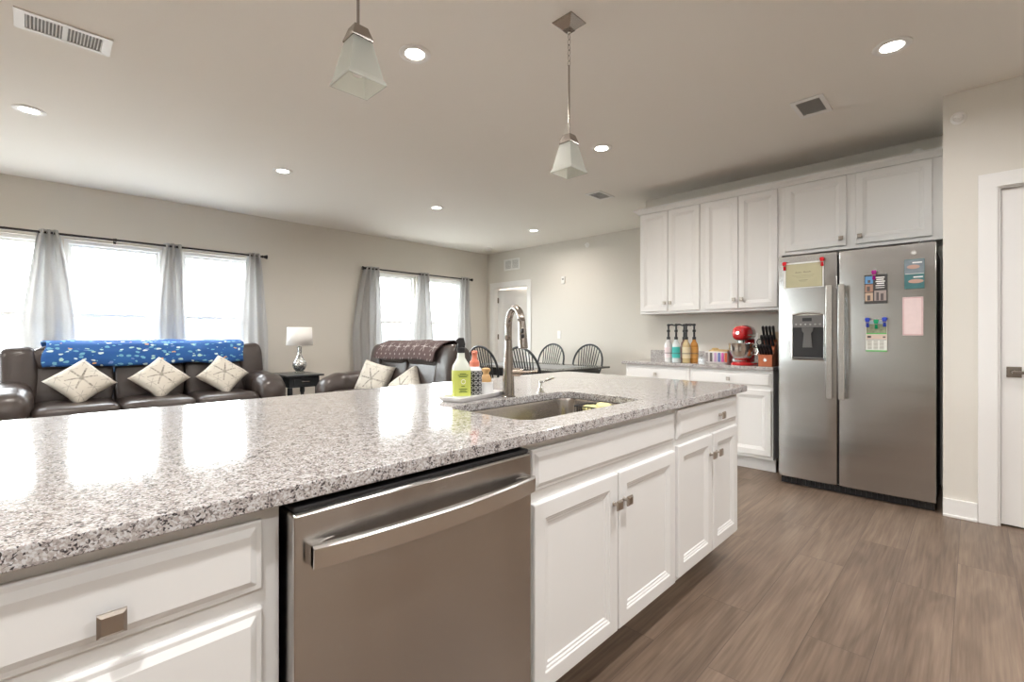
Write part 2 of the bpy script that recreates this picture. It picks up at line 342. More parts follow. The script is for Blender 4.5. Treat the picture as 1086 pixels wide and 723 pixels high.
def add_torus(bm, c, R_, r, axis='Z', seg=20, s2=8, sx=1, sy=1):
    pts = []
    for i in range(seg):
        a = 2*PI*i/seg; u, v = R_*math.cos(a)*sx, R_*math.sin(a)*sy
        pts.append((c[0]+(u if axis != 'X' else 0), c[1]+(v if axis == 'Z' else (u if axis == 'X' else 0)), c[2]+(v if axis != 'Z' else 0)))
    rows = []
    for i, p in enumerate(pts):
        t = (Vector(pts[(i+1) % seg])-Vector(pts[i-1])).normalized()
        nn = (Vector(p)-Vector(c)).normalized(); b_ = t.cross(nn)
        rows.append([bm.verts.new(Vector(p)+nn*math.cos(2*PI*j/s2)*r+b_*math.sin(2*PI*j/s2)*r) for j in range(s2)])
    for i in range(seg):
        for j in range(s2):
            k = (j+1) % s2; bm.faces.new((rows[i][j], rows[i][k], rows[(i+1) % seg][k], rows[(i+1) % seg][j]))
def add_prism(bm, poly, z0, z1, axis='Z'):
    def m(u, v, w_): return (u, v, w_) if axis == 'Z' else ((w_, u, v) if axis == 'X' else (u, w_, v))
    add_loops(bm, [[m(u, v, z0) for u, v in poly], [m(u, v, z1) for u, v in poly]])
def sgp(v, p): return math.copysign(abs(v)**p, v)
def add_soft(bm, c, s, e1=.35, e2=.35, nu=28, nv=16, mtx=None, nz=0, nzs=6, seed=0):
    """superellipsoid soft box, half sizes s"""
    rows = []
    for i in range(nv+1):
        th = -PI/2 + PI*i/nv; row = []
        for j in range(nu):
            ph = 2*PI*j/nu
            p = Vector((s[0]*sgp(math.cos(th), e1)*sgp(math.cos(ph), e2), s[1]*sgp(math.cos(th), e1)*sgp(math.sin(ph), e2), s[2]*sgp(math.sin(th), e1)))
            if nz: p += p.normalized()*nz*noise.noise(p*nzs+Vector((seed, seed*2, 0)))
            if mtx: p = mtx @ p
            row.append(tuple(p+Vector(c)))
        rows.append(row)
    add_loops(bm, rows)
def obj(name, bm, m, parent=None, smooth=False, bevel=0, loc=None, seg=2):
    bmesh.ops.remove_doubles(bm, verts=bm.verts, dist=1e-6)
    bmesh.ops.recalc_face_normals(bm, faces=bm.faces)
    me = bpy.data.meshes.new(name); bm.to_mesh(me); bm.free()
    o = bpy.data.objects.new(name, me); C.objects.link(o); me.materials.append(m)
    if smooth:
        for p in me.polygons: p.use_smooth = True
        if smooth == 'auto':
            me.set_sharp_from_angle(angle=math.radians(38))
    if bevel:
        b = o.modifiers.new('bevel', 'BEVEL'); b.width = bevel; b.segments = seg; b.limit_method = 'ANGLE'; b.angle_limit = math.radians(40)
    if parent is not None: o.parent = parent
    if loc: o.location = loc
    return o
def box(name, x0, y0, z0, x1, y1, z1, m, parent=None, bevel=0):
    b = new(); add_box(b, x0, y0, z0, x1, y1, z1); return obj(name, b, m, parent, bevel=bevel)
def thing(name, label, cat, loc=(0,0,0), rotz=0, group=None):
    o = bpy.data.objects.new(name, None); C.objects.link(o); o.empty_display_size = .05
    o.location = loc; o.rotation_euler = (0, 0, rotz); o['label'] = label; o['category'] = cat
    if group: o['group'] = group
    return o
def tag(o, label, cat, group=None, kind=None):
    o['label'] = label; o['category'] = cat
    if group: o['group'] = group
    if kind: o['kind'] = kind
    return o
def struct(o, label=None):
    o['kind'] = 'structure'
    if label: o['label'] = label
    return o
def sempty(name, loc=(0,0,0)):
    o = bpy.data.objects.new(name, None); C.objects.link(o); o.location = loc; o['kind'] = 'structure'; return o
def dup(root, loc, rotz=None, label=None):
    r = root.copy(); C.objects.link(r); r.location = loc
    if rotz is not None: r.rotation_euler = (0, 0, rotz)
    if label: r['label'] = label
    for ch in list(root.children):
        c = ch.copy(); C.objects.link(c); c.parent = r
        for g in list(ch.children):
            d = g.copy(); C.objects.link(d); d.parent = c
    return r
def rect_front(name, x0, z0, x1, z1, y, prof, m, parent):
    """door / drawer front in the local XZ plane facing -Y. prof = [(inset, height above plane y)]"""
    b = new(); lp = [[(x0, y, z0), (x1, y, z0), (x1, y, z1), (x0, y, z1)]]
    for i, h in prof: lp.append([(x0+i, y-h, z0+i), (x1-i, y-h, z0+i), (x1-i, y-h, z1-i), (x0+i, y-h, z1-i)])
    add_loops(b, lp); return obj(name, b, m, parent, bevel=.0012, seg=1)
DOOR = [(0, .014), (.003, .018), (.050, .018), (.054, .014), (.059, .014), (.063, .010), (.069, .010), (.073, .006)]
SLAB = [(0, .010), (.003, .012), (.010, .012), (.022, .019)]
def add_knob(parent, x, z, y):
    b = new(); add_lathe(b, [(.009, 0), (.006, .004), (.005, .018), (.008, .021)], (0,0,0), 12, axis='Y')
    bmesh.ops.transform(b, matrix=Matrix.Translation((x, y, z)) @ Matrix.Diagonal((1, -1, 1, 1)), verts=b.verts)
    h = .0165
    lp = [[(x-a, y-d, z-a), (x+a, y-d, z-a), (x+a, y-d, z+a), (x-a, y-d, z+a)] for a, d in ((h-.001, .020), (h, .022), (h, .026), (h-.0045, .030))]
    add_loops(b, lp); return obj('knob', b, knob_m, parent)

# ------------------------------------------------------------------ room shell
CEIL = 2.76; YW = 6.75; XFAR = 6.22; XK = 5.03; XR = 4.205; YC = .141; YKE = 2.73
XL = -4.2; YB = -3.2
struct(box('floor', XL, YB, -.1, 8.2, YW+.15, 0, floor_m))
struct(box('ceiling', XL, YB, CEIL, 8.2, YW+.15, CEIL+.1, ceil_m))
# window wall with openings
WZ0, WZ1 = .78, 2.19
OPEN = [(-2.05, -1.2), (-.76, .10), (.235, 1.085), (1.255, 2.04), (3.80, 4.58), (4.72, 5.57)]
b = new(); T0, T1 = YW, YW+.16
add_box(b, XL, T0, 0, 8.2, T1, WZ0); add_box(b, XL, T0, WZ1, 8.2, T1, CEIL)
xs = [XL]+[v for o in OPEN for v in o]+[8.2]
for i in range(0, len(xs), 2): add_box(b, xs[i], T0, WZ0, xs[i+1], T1, WZ1)
struct(obj('wall_rear', b, wall_m), 'warm white painted wall with the windows behind the sofas')
for i, (a, c) in enumerate(OPEN):
    r = sempty('window_%d' % (i+1), ((a+c)/2, YW+.08, WZ0)); hw = (c-a)/2; H = WZ1-WZ0; g = .038
    b = new(); f0, f1 = -.03, .05
    add_box(b, -hw, f0, 0, -hw+g, f1, H); add_box(b, hw-g, f0, 0, hw, f1, H); add_box(b, -hw+g, f0, H-g, hw-g, f1, H); add_box(b, -hw+g, f0, 0, hw-g, f1, g)
    obj('window_frame', b, vinyl_m, r, bevel=.003)
    b = new(); zm = 1.40-WZ0
    for (z0, z1, dy) in ((g, zm+.02, -.012), (zm-.02, H-g, .012)):
        q = .026; x0, x1 = -hw+g, hw-g; y0, y1 = dy, dy+.02
        add_box(b, x0, y0, z0, x0+q, y1, z1); add_box(b, x1-q, y0, z0, x1, y1, z1); add_box(b, x0+q, y0, z0, x1-q, y1, z0+q); add_box(b, x0+q, y0, z1-q, x1-q, y1, z1)
    obj('sash', b, vinyl_m, r, bevel=.002)
    b = new(); add_box(b, -hw+g+.02, 0, g+.02, hw-g-.02, .006, zm); add_box(b, -hw+g+.02, .022, zm, hw-g-.02, .028, H-g-.02)
    obj('pane', b, pane_m, r)
    box('window_sill', -hw-.03, -.115, -.025, hw+.03, -.03, 0, trim_m, r, bevel=.004)
# far wall with doorway
DY0, DY1, DZ = 5.70, 6.585, 2.10
b = new(); add_box(b, XFAR, YKE-.12, 0, XFAR+.15, DY0, CEIL); add_box(b, XFAR, DY1, 0, XFAR+.15, YW, CEIL); add_box(b, XFAR, DY0, DZ, XFAR+.15, DY1, CEIL)
struct(obj('wall_far', b, wall_m))
b = new(); add_box(b, XK, YKE-.12, 0, XFAR, YKE, CEIL); add_box(b, XK, YC, 0, XK+.12, YKE-.12, CEIL)
struct(obj('wall_kitchen', b, wall_m))
# right wall (pantry door) and return
PY1, PY0, PZ = -.112, -.86, 2.105
b = new(); add_box(b, XR, YC-.12, 0, XK+.12, YC, CEIL); add_box(b, XR, PY1, 0, XR+.12, YC-.12, CEIL); add_box(b, XR, PY0, PZ, XR+.12, PY1, CEIL); add_box(b, XR, YB, 0, XR+.12, PY0, CEIL)
struct(obj('wall_right', b, wall_m))
b = new(); LY0, LY1, LZ = 4.5, 6.2, 2.2
add_box(b, XL-.12, LY0, 0, XL, LY1, .8); add_box(b, XL-.12, YB, 0, XL, LY0, CEIL); add_box(b, XL-.12, LY1, 0, XL, YW, CEIL); add_box(b, XL-.12, LY0, LZ, XL, LY1, CEIL)
struct(obj('wall_left', b, wall_m))
r = sempty('window_7', (XL-.06, (LY0+LY1)/2, 0)); hw = (LY1-LY0)/2  # added window out of view, lets in extra daylight to brighten the room
b = new()
for y0_, y1_ in ((-hw, -hw+.06), (-.04, .04), (hw-.06, hw)): add_box(b, -.03, y0_, .8, .03, y1_, LZ)
add_box(b, -.03, -hw+.06, LZ-.06, .03, hw-.06, LZ); add_box(b, -.03, -hw+.06, .8, .03, hw-.06, .86); obj('window_frame', b, vinyl_m, r)
b = new(); add_box(b, -.004, -hw+.06, .86, .004, -.04, LZ-.06); add_box(b, -.004, .04, .86, .004, hw-.06, LZ-.06); obj('pane', b, pane_m, r)
struct(box('wall_front', XL, YB-.12, 0, XR, YB, CEIL, wall_m))
for nm, q in (('added_door_3', (XR-.03, -2.95, 0, XR-.002, -2.05, 2.05)), ('added_door_4', (2.55, YB+.002, 0, 3.45, YB+.03, 2.05))):  # unseen dark doors, added only to give the steel fronts something to reflect
    struct(box(nm, *q, wood_mat(nm+'_wood', (.07, .04, .025), (.13, .08, .05)), bevel=.004))
# hall beyond the far door, closet beyond the right door
b = new(); add_box(b, XFAR+.15, 5.1, 0, 7.9, 5.2, CEIL); add_box(b, 7.9, 5.1, 0, 8.0, YW, CEIL)
struct(obj('wall_hall', b, wall_m))
b = new(); add_box(b, XR+.12, -1.0, 0, 5.0, -.95, CEIL); add_box(b, 5.0, -1.0, 0, 5.05, 0, CEIL)
struct(obj('wall_closet', b, wall_m))

def baseboard(name, boxes):
    b = new()
    for q in boxes: add_box(b, *q)
    return struct(obj(name, b, trim_m, bevel=.004))
baseboard('baseboard_rear', [(XL, YW-.015, 0, XFAR, YW, .13)])
baseboard('baseboard_far', [(XFAR-.015, YKE, 0, XFAR, 5.61, .13)])
baseboard('baseboard_right', [(XR-.016, -.022, 0, XR, YC, .118), (XR-.028, -.022, 0, XR-.016, YC, .018)])
baseboard('baseboard_kitchen', [(XK, YKE, 0, XFAR-.015, YKE+.015, .13)])

def casing(name, axis_x, y0, y1, ztop, cw, thick=.018):
    b = new(); x0, x1 = axis_x-thick, axis_x
    add_box(b, x0, y1, 0, x1, y1+cw, ztop); add_box(b, x0, y0-cw, 0, x1, y0, ztop); add_box(b, x0, y0-cw, ztop, x1, y1+cw, ztop+cw)
    return struct(obj(name, b, trim_m, bevel=.003))
casing('trim_1', XFAR, DY0, min(DY1, 6.64), DZ, .088)
casing('trim_2', XR, PY0, PY1, PZ, .088)
# jambs
b = new(); add_box(b, XFAR, DY1-.018, 0, XFAR+.15, DY1, DZ); add_box(b, XFAR, DY0, 0, XFAR+.15, DY0+.018, DZ); add_box(b, XFAR, DY0+.018, DZ-.018, XFAR+.15, DY1-.018, DZ)
struct(obj('trim_3', b, trim_m))
b = new(); add_box(b, XR, PY1-.012, 0, XR+.12, PY1, PZ); add_box(b, XR, PY0, 0, XR+.12, PY0+.012, PZ); add_box(b, XR, PY0+.012, PZ-.012, XR+.12, PY1-.012, PZ)
struct(obj('trim_4', b, trim_m))

PANEL2 = [(0, 0), (.001, .0)]
def door_leaf(parent, wd, ht):
    """leaf in local XZ, hinge at x=0, extends +x, faces -Y"""
    b = new(); add_box(b, 0, .004, 0, wd, .038, ht)
    st = .12
    add_box(b, 0, 0, 0, st, .004, ht); add_box(b, wd-st, 0, 0, wd, .004, ht)
    for z0, z1 in ((0, .2), (.95, 1.09), (ht-.12, ht)): add_box(b, st, 0, z0, wd-st, .004, z1)
    return obj('door_panel', b, trim_m, parent, bevel=.002)
# far door, opened a little into the hall
r = sempty('door_2', (XFAR+.10, DY1-.02, .01)); r.rotation_euler = (0, 0, -PI/2+math.radians(14))
door_leaf(r, .83, 2.05)
for hz in (.25, 1.15, 1.85):
    b = new(); add_lathe(b, [(.008, hz-.05), (.008, hz+.05)], (-.004, -.008, 0), 10); add_box(b, 0, -.003, hz-.05, .02, 0, hz+.05); obj('hinge', b, nickel_m, r)
b = new(); add_lathe(b, [(.028, 0), (.028, .008), (.012, .01), (.012, .03), (.026, .038), (.028, .052), (.015, .062)], (0, 0, 0), 16, axis='Y')
bmesh.ops.transform(b, matrix=Matrix.Translation((.77, 0, .95)) @ Matrix.Diagonal((1, -1, 1, 1)), verts=b.verts); obj('door_knob', b, nickel_m, r, smooth='auto')
# right door, closed
r = sempty('door_1', (XR+.022, PY1-.014, .012)); r.rotation_euler = (0, 0, -PI/2)
door_leaf(r, PY1-PY0-.03, 2.078)
h = bpy.data.objects.new('door_handle', None); C.objects.link(h); h.parent = r; h.location = (.055, 0, .945)
box('backplate', -.033, -.008, -.033, .033, 0, .033, nickel_m, h, bevel=.002)
b = new(); add_lathe(b, [(.011, 0), (.011, .045)], (0, -.05, 0), 12, axis='Y'); add_box(b, -.012, -.058, -.010, .115, -.044, .010); obj('lever', b, nickel_m, h, bevel=.003)

# ------------------------------------------------------------------ island
IY = .885     # front plane of doors
CT = .915
def rrect(x0, y0, x1, y1, r, n=6):
    pts = []
    for cx, cy, a0 in ((x1-r, y0+r, -PI/2), (x1-r, y1-r, 0), (x0+r, y1-r, PI/2), (x0+r, y0+r, PI)):
        for k in range(n+1):
            a = a0+PI/2*k/n; pts.append((cx+r*math.cos(a), cy+r*math.sin(a)))
    return pts
SK = (1.075, .985, 1.80, 1.405)
def slab(name, outer, z0, z1, m, hole=None):
    b = new(); vo = [b.verts.new((x, y, z1)) for x, y in outer]
    es = [b.edges.new((vo[i], vo[(i+1) % len(vo)])) for i in range(len(vo))]
    if hole:
        vh = [b.verts.new((x, y, z1)) for x, y in hole]
        es += [b.edges.new((vh[i], vh[(i+1) % len(vh)])) for i in range(len(vh))]
    bmesh.ops.triangle_fill(b, use_beauty=True, use_dissolve=False, edges=es)
    r_ = bmesh.ops.extrude_face_region(b, geom=list(b.faces))
    for v in r_['geom']:
        if isinstance(v, bmesh.types.BMVert): v.co.z = z0
    o = obj(name, b, m); bv = o.modifiers.new('bevel', 'BEVEL'); bv.width = .004; bv.segments = 3; bv.limit_method = 'ANGLE'; bv.angle_limit = math.radians(50)
    return o
xl = -1.1
outer = [(xl, .86), (2.66, .86)] + [(2.665+.035*math.sin(a), .895-.035*math.cos(a)) for a in (.3, .7, 1.1, 1.5)] + [(2.80, 2.10), (2.795, 2.14), (2.76, 2.17), (xl, 2.165)]
tag(slab('island_countertop', outer, CT-.031, CT, granite_m, rrect(*SK, .07)), 'long speckled granite countertop with sink cut-out on the white kitchen island', 'countertop')

def cabinet(name, label, cat, loc, rotz, wd, dp, z0, z1, parts, kick=True, group=None, mframe=cab_m, kick_in=.07):
    """local: x right, -y front; front face frame at y=0; parts: ('door'|'drawer', x0,z0,x1,z1,[(kx,kz)])"""
    r = thing(name, label, cat, loc, rotz, group)
    b = new(); add_box(b, 0, .0, z0, wd, .019, z1); add_box(b, 0, .019, z0, .016, dp, z1); add_box(b, wd-.016, .019, z0, wd, dp, z1)
    add_box(b, .016, .019, z0, wd-.016, dp, z0+.016); add_box(b, .016, dp-.012, z0+.016, wd-.016, dp, z1)
    obj('cabinet_body', b, mframe, r, bevel=.001)
    if kick: box('toe_kick', 0.0, kick_in, 0, wd, kick_in+.02, z0, kick_m, r)
    for k, x0, za, x1, zb, knobs in parts:
        f = rect_front(k if k != 'panel' else 'false_front', x0, za, x1, zb, 0, DOOR if k == 'door' else SLAB, cab_m, r)
        for kx, kz in knobs: add_knob(f, kx, kz, -.018)
    return r
FY = .905
cabinet('drawer_cabinet', 'white island drawer cabinet left of the dishwasher, one knob on its top drawer', 'cabinet', (-.157, FY, 0), 0, .473, .59, .115, .884,
        [('drawer', .030, .735, .442, .857, [(.236, .777)]), ('drawer', .030, .44, .442, .703, [(.236, .60)]), ('drawer', .030, .135, .442, .41, [(.236, .30)])], kick_in=.14)
cabinet('plain_cabinet', 'white island cabinet at the far left end, outside the drawer cabinet', 'cabinet', (-1.07, FY, 0), 0, .913, .59, .115, .884,
        [('drawer', .030, .735, .883, .857, [(.45, .777)]), ('door', .030, .145, .451, .70, [(.42, .60)]), ('door', .461, .145, .883, .70, [(.49, .60)])], kick_in=.14)
cabinet('sink_cabinet', 'white island sink cabinet with a blank top panel and two doors, right of the dishwasher', 'cabinet', (.957, FY, 0), 0, .940, .59, .135, .884,
        [('panel', .036, .735, .926, .855, []), ('door', .038, .148, .480, .700, [(.452, .600)]), ('door', .488, .148, .926, .700, [(.518, .600)])], kick_in=.14)
cabinet('base_cabinet', 'white cabinet at the right end of the island, one drawer above two doors', 'cabinet', (1.900, FY, 0), 0, .745, .59, .135, .884,
        [('drawer', .012, .740, .708, .865, [(.455, .795)]), ('door', .012, .156, .375, .712, [(.345, .620)]), ('door', .388, .156, .708, .712, [(.430-.01, .620)])], kick_in=.14)
box_back = box('island_back_panel', -1.07, 1.50, 0, 2.645, 1.54, .884, cab_m)
tag(box_back, 'white panel closing the back of the island under the granite overhang', 'panel')

# dishwasher
d = thing('dishwasher', 'stainless steel dishwasher with a bowed bar handle, built into the island', 'dishwasher', (.322, FY, 0))
DWW = .634
box('tub', .006, .03, .10, DWW-.006, .56, .868, dark_m, d)
b = new(); lp = []
for z, y in ((.12, -.046), (.856, -.046), (.862, -.042)): lp.append([(.002, y, z), (DWW-.002, y, z), (DWW-.002, .028, z), (.002, .028, z)])
add_loops(b, lp); obj('door', b, steel_m, d, bevel=.010, seg=4)
box('control_strip', .006, -.038, .862, DWW-.006, .028, .872, black_m, d, bevel=.003)
box('toe_panel', .008, .05, .005, DWW-.008, .07, .115, black_m, d)
b = new(); N = 24; lp = []
for i in range(N+1):
    t = i/N; x = .028+(DWW-.042)*t; y = -.070-.026*math.sin(PI*t)**.8
    h = .021; lp.append([(x, y, .785-h), (x, y-.002, .785+h-.004), (x, y+.002, .785+h), (x, y+.013, .785+h), (x, y+.013, .785-h)])
add_loops(b, lp)
hd = obj('handle', b, handle_m, d, bevel=.0015)
for sx_, s in ((.028, 1), (DWW-.014, -1)):
    b = new(); add_prism(b, [(sx_, -.070), (sx_, -.044), (sx_+s*.060, -.044), (sx_+s*.030, -.050), (sx_+s*.012, -.060), (sx_+s*.008, -.070)], .766, .805)
    bmesh.ops.recalc_face_normals(b, faces=b.faces)
    obj('handle_bracket', b, handle_m, d, bevel=.002)
b = new()
for k in range(3): add_box(b, .31+k*.012, -.0470, .832, .319+k*.012, -.0460, .838)
obj('badge', b, handle_m, d)

# sink
s = thing('kitchen_sink', 'stainless steel undermount sink set in the island granite', 'sink', (0, 0, 0))
x0, y0, x1, y1 = SK
b = new(); zt = CT-.032
rings = []
for ins, z, rr in ((-.02, zt, .085), (.003, zt, .07), (.006, zt-.01, .07), (.012, zt-.17, .07), (.025, zt-.19, .075), (.06, zt-.198, .08), (.17, zt-.202, .04)):
    rings.append([(x, y, z) for x, y in rrect(x0+ins, y0+ins, x1-ins, y1-ins, rr)])
add_loops(b, rings, cap0=False)
bo = obj('basin', b, sink_m, s, smooth='auto'); so = bo.modifiers.new('solid', 'SOLIDIFY'); so.thickness = .0015; so.offset = -1
b = new(); add_lathe(b, [(.045, 0), (.045, .003), (.030, .004), (.028, .001), (.004, .001)], (1.44, 1.2, zt-.2015), 20); obj('drain', b, chrome_m, s)

# wire caddy hanging in the sink, with yellow cloth
g = thing('sink_caddy', 'black wire caddy hanging at the right end inside the sink', 'caddy', (0, 0, 0))
b = new(); cx0, cx1, cy0, cy1, cz0, cz1 = 1.655, 1.765, 1.06, 1.24, .80, .876
for z in (cz0, cz1): add_tube(b, [(cx0, cy0, z), (cx0, cy1, z), (cx1, cy1, z), (cx1, cy0, z)], .003, 6, closed=True)
k = 0
while cx0+k*.018 <= cx1:
    for yy in (cy0, cy1): add_tube(b, [(cx0+k*.018, yy, cz0), (cx0+k*.018, yy, cz1)], .0015, 5)
    k += 1
k = 0
while cy0+k*.018 <= cy1:
    for xx in (cx0, cx1): add_tube(b, [(xx, cy0+k*.018, cz0), (xx, cy0+k*.018, cz1)], .0015, 5)
    add_tube(b, [(cx0, cy0+k*.018, cz0), (cx1, cy0+k*.018, cz0)], .0015, 5)
    k += 1
obj('wire_basket', b, black_m, g)
b = new()
add_lathe(b, [(.012, 0), (.012, .005)], (1.7655, 1.15, .85), 12, axis='X')
obj('suction_cup', b, clear_m, g)
b = new(); add_soft(b, (1.71, 1.16, .845), (.045, .05, .035), .5, .5, nz=.02, nzs=30); add_soft(b, (1.715, 1.13, .880), (.055, .03, .010), .6, .5, nz=.012, nzs=40, mtx=Matrix.Rotation(.5, 4, 'Z'))
tag(obj('sponge_cloth', b, mat('yellow_cloth', (.78, .70, .33), .9, vary=(60, .1)), smooth=True), 'crumpled pale yellow cloth in the wire sink caddy', 'cloth')

# faucet
fx, fy = 1.458, 1.450
f = thing('kitchen_faucet', 'brushed nickel gooseneck pull-down faucet behind the sink', 'faucet', (fx, fy, CT))
b = new(); add_lathe(b, [(.031, 0), (.031, .003), (.027, .006), (.0255, .06), (.021, .16), (.0165, .235), (.0165, .245)], seg=28); obj('faucet_body', b, nickel_m, f, smooth='auto')
dv = Vector((-.087, -.180, 0)).normalized(); pts = []; Rr = .083
for z in (.245, .27, .295): pts.append(Vector((0, 0, z)))
zc = .298
for k in range(1, 15):
    a = PI - (PI+.0)*k/15*.97; pts.append(dv*(Rr+Rr*math.cos(a)) + Vector((0, 0, zc+Rr*math.sin(a))))
end = pts[-1]; 
b = new(); add_tube(b, pts, .0152, 16); obj('spout', b, nickel_m, f, smooth=True)
dn = (pts[-1]-pts[-2]).normalized(); dn = (dn*.25+Vector((0,0,-1))*.9+dv*.06).normalized()
b = new(); hp = [end, end+dn*.03, end+dn*.06, end+dn*.085, end+dn*.108, end+dn*.11]
add_tube(b, hp, [.0155, .0165, .0185, .0195, .020, .016], 16); hd = obj('spray_head', b, nickel_m, f, smooth='auto')
vf = Vector((-.7, -.7, 0)); side = dn.cross(vf).normalized(); out = side.cross(dn).normalized()
if out.dot(vf) < 0: out = -out
b = new()
for t_ in (.040, .062):
    c_ = end+dn*t_+out*.0175; add_soft(b, tuple(c_), (.006, .006, .009), .5, .5, 12, 8)
obj('spray_button', b, black_m, hd, smooth=True)
b = new(); sdv = Vector((.82, -.57, 0)).normalized()
add_tube(b, [sdv*.015+Vector((0,0,.105)), sdv*.05+Vector((0,0,.105))], .019, 16)
add_tube(b, [sdv*.05+Vector((0,0,.105)), sdv*.062+Vector((0,0,.105))], [.016, .013], 16)
add_tube(b, [sdv*.06+Vector((0,0,.106)), sdv*.085+Vector((0,0,.106)), sdv*.13+Vector((0,0,.108))], [.006, .0055, .0065], 10)
obj('handle', b, mat('warm_nickel', (.50, .42, .36), .25, 1.0, vary=(20, .05)), f, smooth='auto')
# soap dispenser
f = thing('soap_dispenser', 'small nickel built-in soap pump on the granite right of the faucet', 'soap dispenser', (1.662, 1.44, CT)); f.scale = (.88, .88, .88)
b = new(); add_lathe(b, [(.022, 0), (.022, .004), (.016, .008), (.013, .022), (.012, .026), (.009, .03), (.009, .052), (.012, .054), (.012, .062), (.006, .064)], seg=18); obj('pump_body', b, chrome_m, f, smooth='auto')
b = new(); dr = Vector((.35, -.9, 0)).normalized(); add_tube(b, [(0,0,.057), tuple(dr*.03+Vector((0,0,.064))), tuple(dr*.075+Vector((0,0,.082)))], [.006, .0055, .0045], 10); obj('nozzle', b, chrome_m, f, smooth=True)

# tray with bottles
ta = math.radians(12); tcx, tcy = 1.312, 1.519
tray = thing('soap_tray', 'shallow white ceramic tray on the granite left of the faucet', 'tray', (tcx, tcy, CT), ta)
b = new(); L2, W2 = .152, .060
rings = [[(x, y, z) for x, y in rrect(-L2-i, -W2-i, L2+i, W2+i, .02)] for i, z in ((-.012, .001), (-.008, .0), (.0, .006), (.006, .020), (.004, .022), (.001, .020), (-.006, .0095), (-.03, .0085))]
add_loops(b, rings); obj('dish', b, white_cer, tray, smooth='auto')
def ontray(t, v=0): return (tcx+t*math.cos(ta)-v*math.sin(ta), tcy+t*math.sin(ta)+v*math.cos(ta), CT+.0088)
# spray bottle
s = thing('spray_bottle', 'clear spray bottle with lime green label and black trigger, on the white tray', 'spray bottle', ontray(-.078), math.radians(-30))
def body_loops(prof, n=5):
    return [[(x, y, z) for x, y in rrect(-a, -c_, a, c_, min(a, c_)*rr, n)] for a, c_, z, rr in prof]
b = new(); add_loops(b, body_loops([(.034, .026, 0, .5), (.037, .029, .004, .5), (.037, .029, .118, .5), (.034, .027, .135, .7), (.024, .021, .152, .9), (.016, .016, .166, .99), (.0145, .0145, .190, .99)]))
obj('bottle', b, mat('milky_bottle', (.66, .70, .62), .2, vary=(4, .04)), s, smooth='auto')
b = new(); add_loops(b, body_loops([(.0375, .0295, .012, .5), (.0375, .0295, .116, .5)]), cap0=False, cap1=False); lb = obj('label', b, mat('lime_label', (.55, .60, .13), .45, vary=(25, .12)), s, smooth='auto')
b = new()
for i, (z, w_) in enumerate(((.102, .018), (.096, .026), (.090, .022), (.052, .012), (.040, .022), (.034, .018), (.028, .022))): add_box(b, -w_+.008, -.0301, z-.0014, w_-.002, -.0297, z+.0014)
obj('lettering', b, mat('green_ink', (.07, .13, .02), .6, vary=(20, .1)), lb)
b = new(); add_torus(b, (.004, -.030, .070), .0085, .0012, 'Y', 20, 6); obj('emblem', b, plate_m, lb)
b = new(); add_lathe(b, [(.0165, .186), (.0165, .206), (.010, .210), (.008, .215)], seg=20); add_prism(b, [(-.014, .208), (.014, .208), (.016, .222), (.010, .248), (-.010, .248), (-.022, .240), (-.024, .232), (-.014, .226)], -.009, .009, 'Y')
add_prism(b, [(-.014, .220), (-.018, .220), (-.028, .196), (-.024, .194)], -.005, .005, 'Y'); obj('trigger', b, black_m, s, bevel=.0015)
# foaming soap
s = thing('foam_soap_bottle', 'foam soap bottle with coral pump and black lattice wrap, middle of the tray', 'soap bottle', ontray(.008, -.004), math.radians(42))
b = new(); add_lathe(b, [(.028, 0), (.031, .003), (.031, .108), (.029, .118), (.020, .126), (.018, .130)], seg=28); obj('bottle', b, white_cer, s, smooth='auto')
b = new(); add_lathe(b, [(.0316, .008), (.0316, .108)], seg=32, cap0=False, cap1=False, uv=True); obj('label', b, damask_m, s, smooth=True)
b = new(); add_lathe(b, [(.021, .126), (.021, .146), (.017, .150), (.012, .156), (.011, .176), (.013, .180), (.013, .190), (.009, .193)], seg=20); add_tube(b, [(0, 0, .186), (-.022, 0, .187), (-.028, 0, .182)], [.007, .006, .005], 10)
obj('pump', b, mat('coral_plastic', (.72, .22, .14), .35, vary=(10, .04)), s, smooth='auto')
# brush in cup
s = thing('brush_holder', 'small white ceramic cup at the right end of the tray', 'cup', ontray(.098))
b = new(); add_lathe(b, [(.029, 0), (.032, .002), (.0325, .052), (.030, .054), (.028, .050), (.027, .006)], seg=24); obj('cup', b, white_cer, s, smooth='auto')
s = thing('dish_brush', 'round wooden palm dish brush standing in the white cup', 'brush', (ontray(.098)[0], ontray(.098)[1], CT+.0155))
b = new(); add_lathe(b, [(.020, .0), (.022, .045), (.023, .052), (.0235, .060), (.019, .072), (.013, .080), (.014, .088), (.0195, .096), (.019, .104), (.010, .108)], seg=22); obj('handle', b, bamboo_m, s, smooth='auto')

